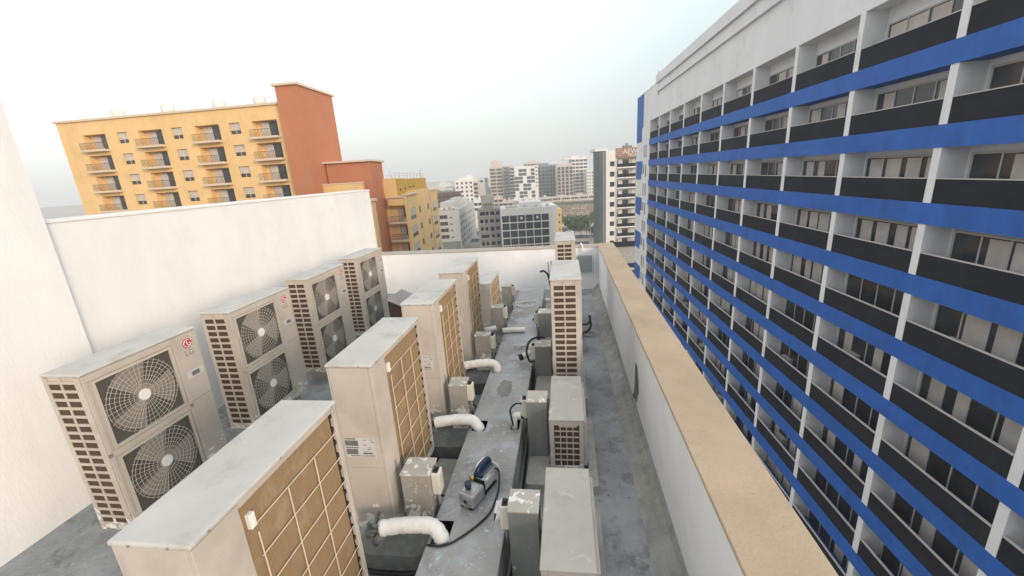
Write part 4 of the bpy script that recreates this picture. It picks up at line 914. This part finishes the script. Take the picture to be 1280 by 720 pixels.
# ---- trees
def tree(x, y, h, r, label, seed):
    rs = random.Random(seed); t = empty('tree', (x, y, GZ), label, 'tree', 'green trees beside the sandy lot')
    b = MB(); top = Vector((x, y, GZ+h*.55)); b.tube([(x, y, GZ), (x+.1, y, GZ+h*.25), top], .2, 7, rr=[.26, .18, .10])
    blobs = []
    for k in range(9):
        a = rs.uniform(0, 2*PI); q = rs.uniform(.25, .75)*r; c = Vector((x+q*math.cos(a), y+q*math.sin(a), GZ+h*rs.uniform(.5, .88))); blobs.append((c, r*rs.uniform(.3, .5)))
        b.tube([top-Vector((0, 0, h*.2)), (top+c)/2, c], .06, 5, rr=[.1, .06, .03])
    b.build('trunk', 'bark', t)
    f = MB()
    for c, br in blobs:
        for k in range(75):
            v = Vector((rs.gauss(0, 1), rs.gauss(0, 1), rs.gauss(0, .8))); v = v.normalized()*br*rs.uniform(.55, 1.08); p = c+v
            n = (v.normalized()+Vector((rs.uniform(-.7, .7), rs.uniform(-.7, .7), rs.uniform(-.3, .9)))).normalized(); e1 = n.orthogonal().normalized(); e2 = n.cross(e1); s1 = rs.uniform(.22, .48)
            f.quad(p-e1*s1, p-e2*s1*.6, p+e1*s1, p+e2*s1*.6)
    f.build('crown', 'leaf', t)
tl = [(704, 297, 'small round tree just right of the far unit'), (712, 283, 'left tree of the clump on the pavement by the sandy lot'), (718, 289, 'broad tree in the front of the clump by the sandy lot'), (726, 290, 'leafy tree in the middle of the clump nearest the road'), (733, 286, 'right hand tree of the clump by the road'), (738, 281, 'tree at the right of the clump beside the green glass corner'), (741, 268, 'slim tree standing alone beside the green glass corner'), (717, 274, 'small tree at the near edge of the sand'), (707, 277, 'left tree at the edge of the green verge'), (729, 273, 'bushy tree behind the clump on the sand edge'), (743, 293, 'tree half hidden by the green glass corner'), (722, 281, 'tree in the centre back of the clump')]
for i, (px, py, lb) in enumerate(tl):
    p = atZ(px, py+6, GZ); hgt = 5.2 if py > 290 and px < 710 else (6.5+1.5*((i*37) % 5)/5) if py > 278 else 5.0
    tree(p.x, p.y, hgt, hgt*.44, lb, 100+i)
# ---- street lamps
def lamp(px, py, h, lb):
    p = atZ(px, py, GZ); t = empty('street_lamp', tuple(p), lb, 'street lamp', 'street lamps by the road')
    b = MB(); b.tube([p, p+Vector((0, 0, h))], .1, 6, rr=[.14, .07]); b.tube([p+Vector((0, 0, h)), p+Vector((1.3, 0, h+.3))], .05, 5); b.build('pole', 'cgrey', t)
    b = MB(); b.box(p.x+1.2, p.x+2.0, p.y-.2, p.y+.2, p.z+h+.22, p.z+h+.36); b.build('lamp_head', 'cgrey', t)
lamp(714.5, 279, 9, 'thin street lamp in front of the green verge'); lamp(738, 300, 9, 'grey street lamp by the foot of the green glass corner')
# ---- parked cars by the road: small, a body and a cabin with wheels
def car(px, py, rz, label):
    p = atZ(px, py, GZ+.05); t = empty('parked_car', (0, 0, 0), label, 'car', 'cars parked by the sandy lot')
    b = MB(); b.box(-2.1, 2.1, -.85, .85, .35, .85); b.prism([(-1.5, -.75, .851), (1.2, -.75, .851), (.6, -.7, 1.4), (-1.1, -.7, 1.4)], (0, 1.45, 0)); b.build('body', 'car_white', t, bevel=.08)
    b = MB(); b.box(-1.1, .7, -.78, .78, .95, 1.3); b.build('windows', 'glass', t)
    for x in (-1.3, 1.3):
        for y in (-.87, .67): w = MB(); w.tube([(x, y, .32), (x, y+.2, .32)], .32, 12); w.build('wheel', 'rubber', t)
    t.location = p; t.rotation_euler = (0, 0, rz)
for i, (px, py) in enumerate(((707, 284.5), (712, 291))): car(px, py, -.05, ['pale car parked left of the trees near the verge', 'pale car parked under the left side of the tree clump'][i])
# ---- far town on the horizon
rs = random.Random(11); names_ = []
for i in range(26):
    px = rs.uniform(532, 620); Y = rs.uniform(900, 1500); p = atY(px, 226, Y); Wd = rs.uniform(12, 40); hh = rs.uniform(6, 22)
    b = MB(); b.box(p.x, p.x+Wd, Y, Y+20, GZ, GZ+hh); b.box(p.x+Wd*.2, p.x+Wd*.5, Y+4, Y+14, GZ+hh+.001, GZ+hh+3)
    o = b.build('distant_building', rs.choice(['cwhite', 'pinkish', 'cgrey', 'beige']), org=(p.x, Y, GZ)); tag(o, 'pale low building in the hazy town on the horizon left of the beige tower', 'building', 'hazy town on the horizon')
b = MB()
for i in range(1500):
    Y = rs.choice([rs.uniform(560, 640), rs.uniform(720, 860), rs.uniform(1000, 1300)]); X = rs.uniform(-.42*Y, .12*Y); r = rs.uniform(3, 7); z = GZ+rs.uniform(1, 6); a = rs.uniform(-.5, .5); c, s_ = math.cos(a)*r, math.sin(a)*r
    b.quad((X-c, Y-s_, z-3), (X+c, Y+s_, z-3), (X+c*.6, Y+s_*.6, z+r*.5), (X-c*.6, Y-s_*.6, z+r*.6))
tag(b.build('far_trees', 'leaf_far'), 'hazy dark belt of far trees below the horizon', 'trees', kind='stuff')
# ---- haze
if True:
    b = MB(); b.box(-1500, 1500, -900, 1700, GZ-1, 26)
    hz_ = b.build('haze', 'white'); hm = bpy.data.materials.new('haze'); hm.use_nodes = True; N = hm.node_tree.nodes; N.remove(N['Principled BSDF'])
    pv = N.new('ShaderNodeVolumePrincipled'); pv.inputs['Color'].default_value = (.86, .88, .90, 1); pv.inputs['Density'].default_value = .0006; pv.inputs['Anisotropy'].default_value = .1
    hm.node_tree.links.new(pv.outputs[0], N['Material Output'].inputs['Volume']); hz_.data.materials.clear(); hz_.data.materials.append(hm); tag(hz_, kind='stuff', label='thin pale dust haze filling the air over the city', cat='haze')
# ================================================================== LIGHT
SUN_EL, SUN_AZ = math.radians(14), math.radians(130)     # azimuth from +Y towards +X: low, behind and right of the camera
sd = Vector((math.sin(SUN_AZ)*math.cos(SUN_EL), math.cos(SUN_AZ)*math.cos(SUN_EL), math.sin(SUN_EL)))
sl = bpy.data.lights.new('sun', 'SUN'); so = bpy.data.objects.new('sun', sl); col.objects.link(so)
so.rotation_euler = sd.to_track_quat('Z', 'Y').to_euler(); sl.energy = 2.5; sl.angle = math.radians(20); sl.color = (1, .83, .70)
w = bpy.data.worlds.new('World'); sc.world = w; w.use_nodes = True; N = w.node_tree.nodes; L = w.node_tree.links
bg = N['Background']; sky = N.new('ShaderNodeTexSky'); sky.sky_type = 'NISHITA'; sky.sun_disc = False; sky.sun_elevation = SUN_EL; sky.sun_rotation = SUN_AZ; sky.dust_density = 4; sky.air_density = 1.2
L.new(sky.outputs[0], bg.inputs[0]); bg.inputs[1].default_value = .05
# thin bright overcast: greyer towards the dusty horizon, brighter to the upper left
geo = N.new('ShaderNodeTexCoord'); sp = N.new('ShaderNodeSeparateXYZ'); L.new(geo.outputs['Generated'], sp.inputs[0])
ma = N.new('ShaderNodeMath'); ma.operation = 'MULTIPLY_ADD'; ma.inputs[1].default_value = -.16; L.new(sp.outputs[0], ma.inputs[0]); L.new(sp.outputs[2], ma.inputs[2])
cl = N.new('ShaderNodeTexNoise'); cl.inputs['Scale'].default_value = 1.6; cl.inputs['Detail'].default_value = 3; L.new(geo.outputs['Generated'], cl.inputs['Vector'])
mb2 = N.new('ShaderNodeMath'); mb2.operation = 'MULTIPLY_ADD'; mb2.inputs[1].default_value = .12; L.new(cl.outputs['Fac'], mb2.inputs[0]); L.new(ma.outputs[0], mb2.inputs[2])
rp = N.new('ShaderNodeValToRGB'); e = rp.color_ramp.elements; e[0].position = .05; e[0].color = (.57, .595, .605, 1); e[1].position = .50; e[1].color = (1, 1, 1, 1)
x = rp.color_ramp.elements.new(.16); x.color = (.66, .69, .685, 1); x = rp.color_ramp.elements.new(.32); x.color = (.85, .89, .87, 1)
L.new(mb2.outputs[0], rp.inputs[0]); b2 = N.new('ShaderNodeBackground'); mrx = N.new('ShaderNodeMapRange'); mrx.interpolation_type = 'SMOOTHSTEP'; mrx.inputs['From Min'].default_value = -.12; mrx.inputs['From Max'].default_value = .5; L.new(sp.outputs[0], mrx.inputs[0])
mxs = N.new('ShaderNodeMix'); mxs.data_type = 'RGBA'; mxs.blend_type = 'MULTIPLY'; L.new(mrx.outputs[0], mxs.inputs['Factor']); L.new(rp.outputs[0], mxs.inputs[6]); mxs.inputs[7].default_value = (.74, .85, .90, 1)
L.new(mxs.outputs[2], b2.inputs[0]); b2.inputs[1].default_value = 1.12
ad = N.new('ShaderNodeAddShader'); L.new(bg.outputs[0], ad.inputs[0]); L.new(b2.outputs[0], ad.inputs[1]); L.new(ad.outputs[0], N['World Output'].inputs['Surface'])
vs = sc.view_settings; vs.view_transform = 'Standard'; vs.look = 'None'; vs.exposure = 0; vs.gamma = 1; vs.use_curve_mapping = False
sc.cycles.max_bounces = 6; sc.cycles.volume_bounces = 1
for o in bpy.data.objects:
    if '_o' in o: del o['_o']
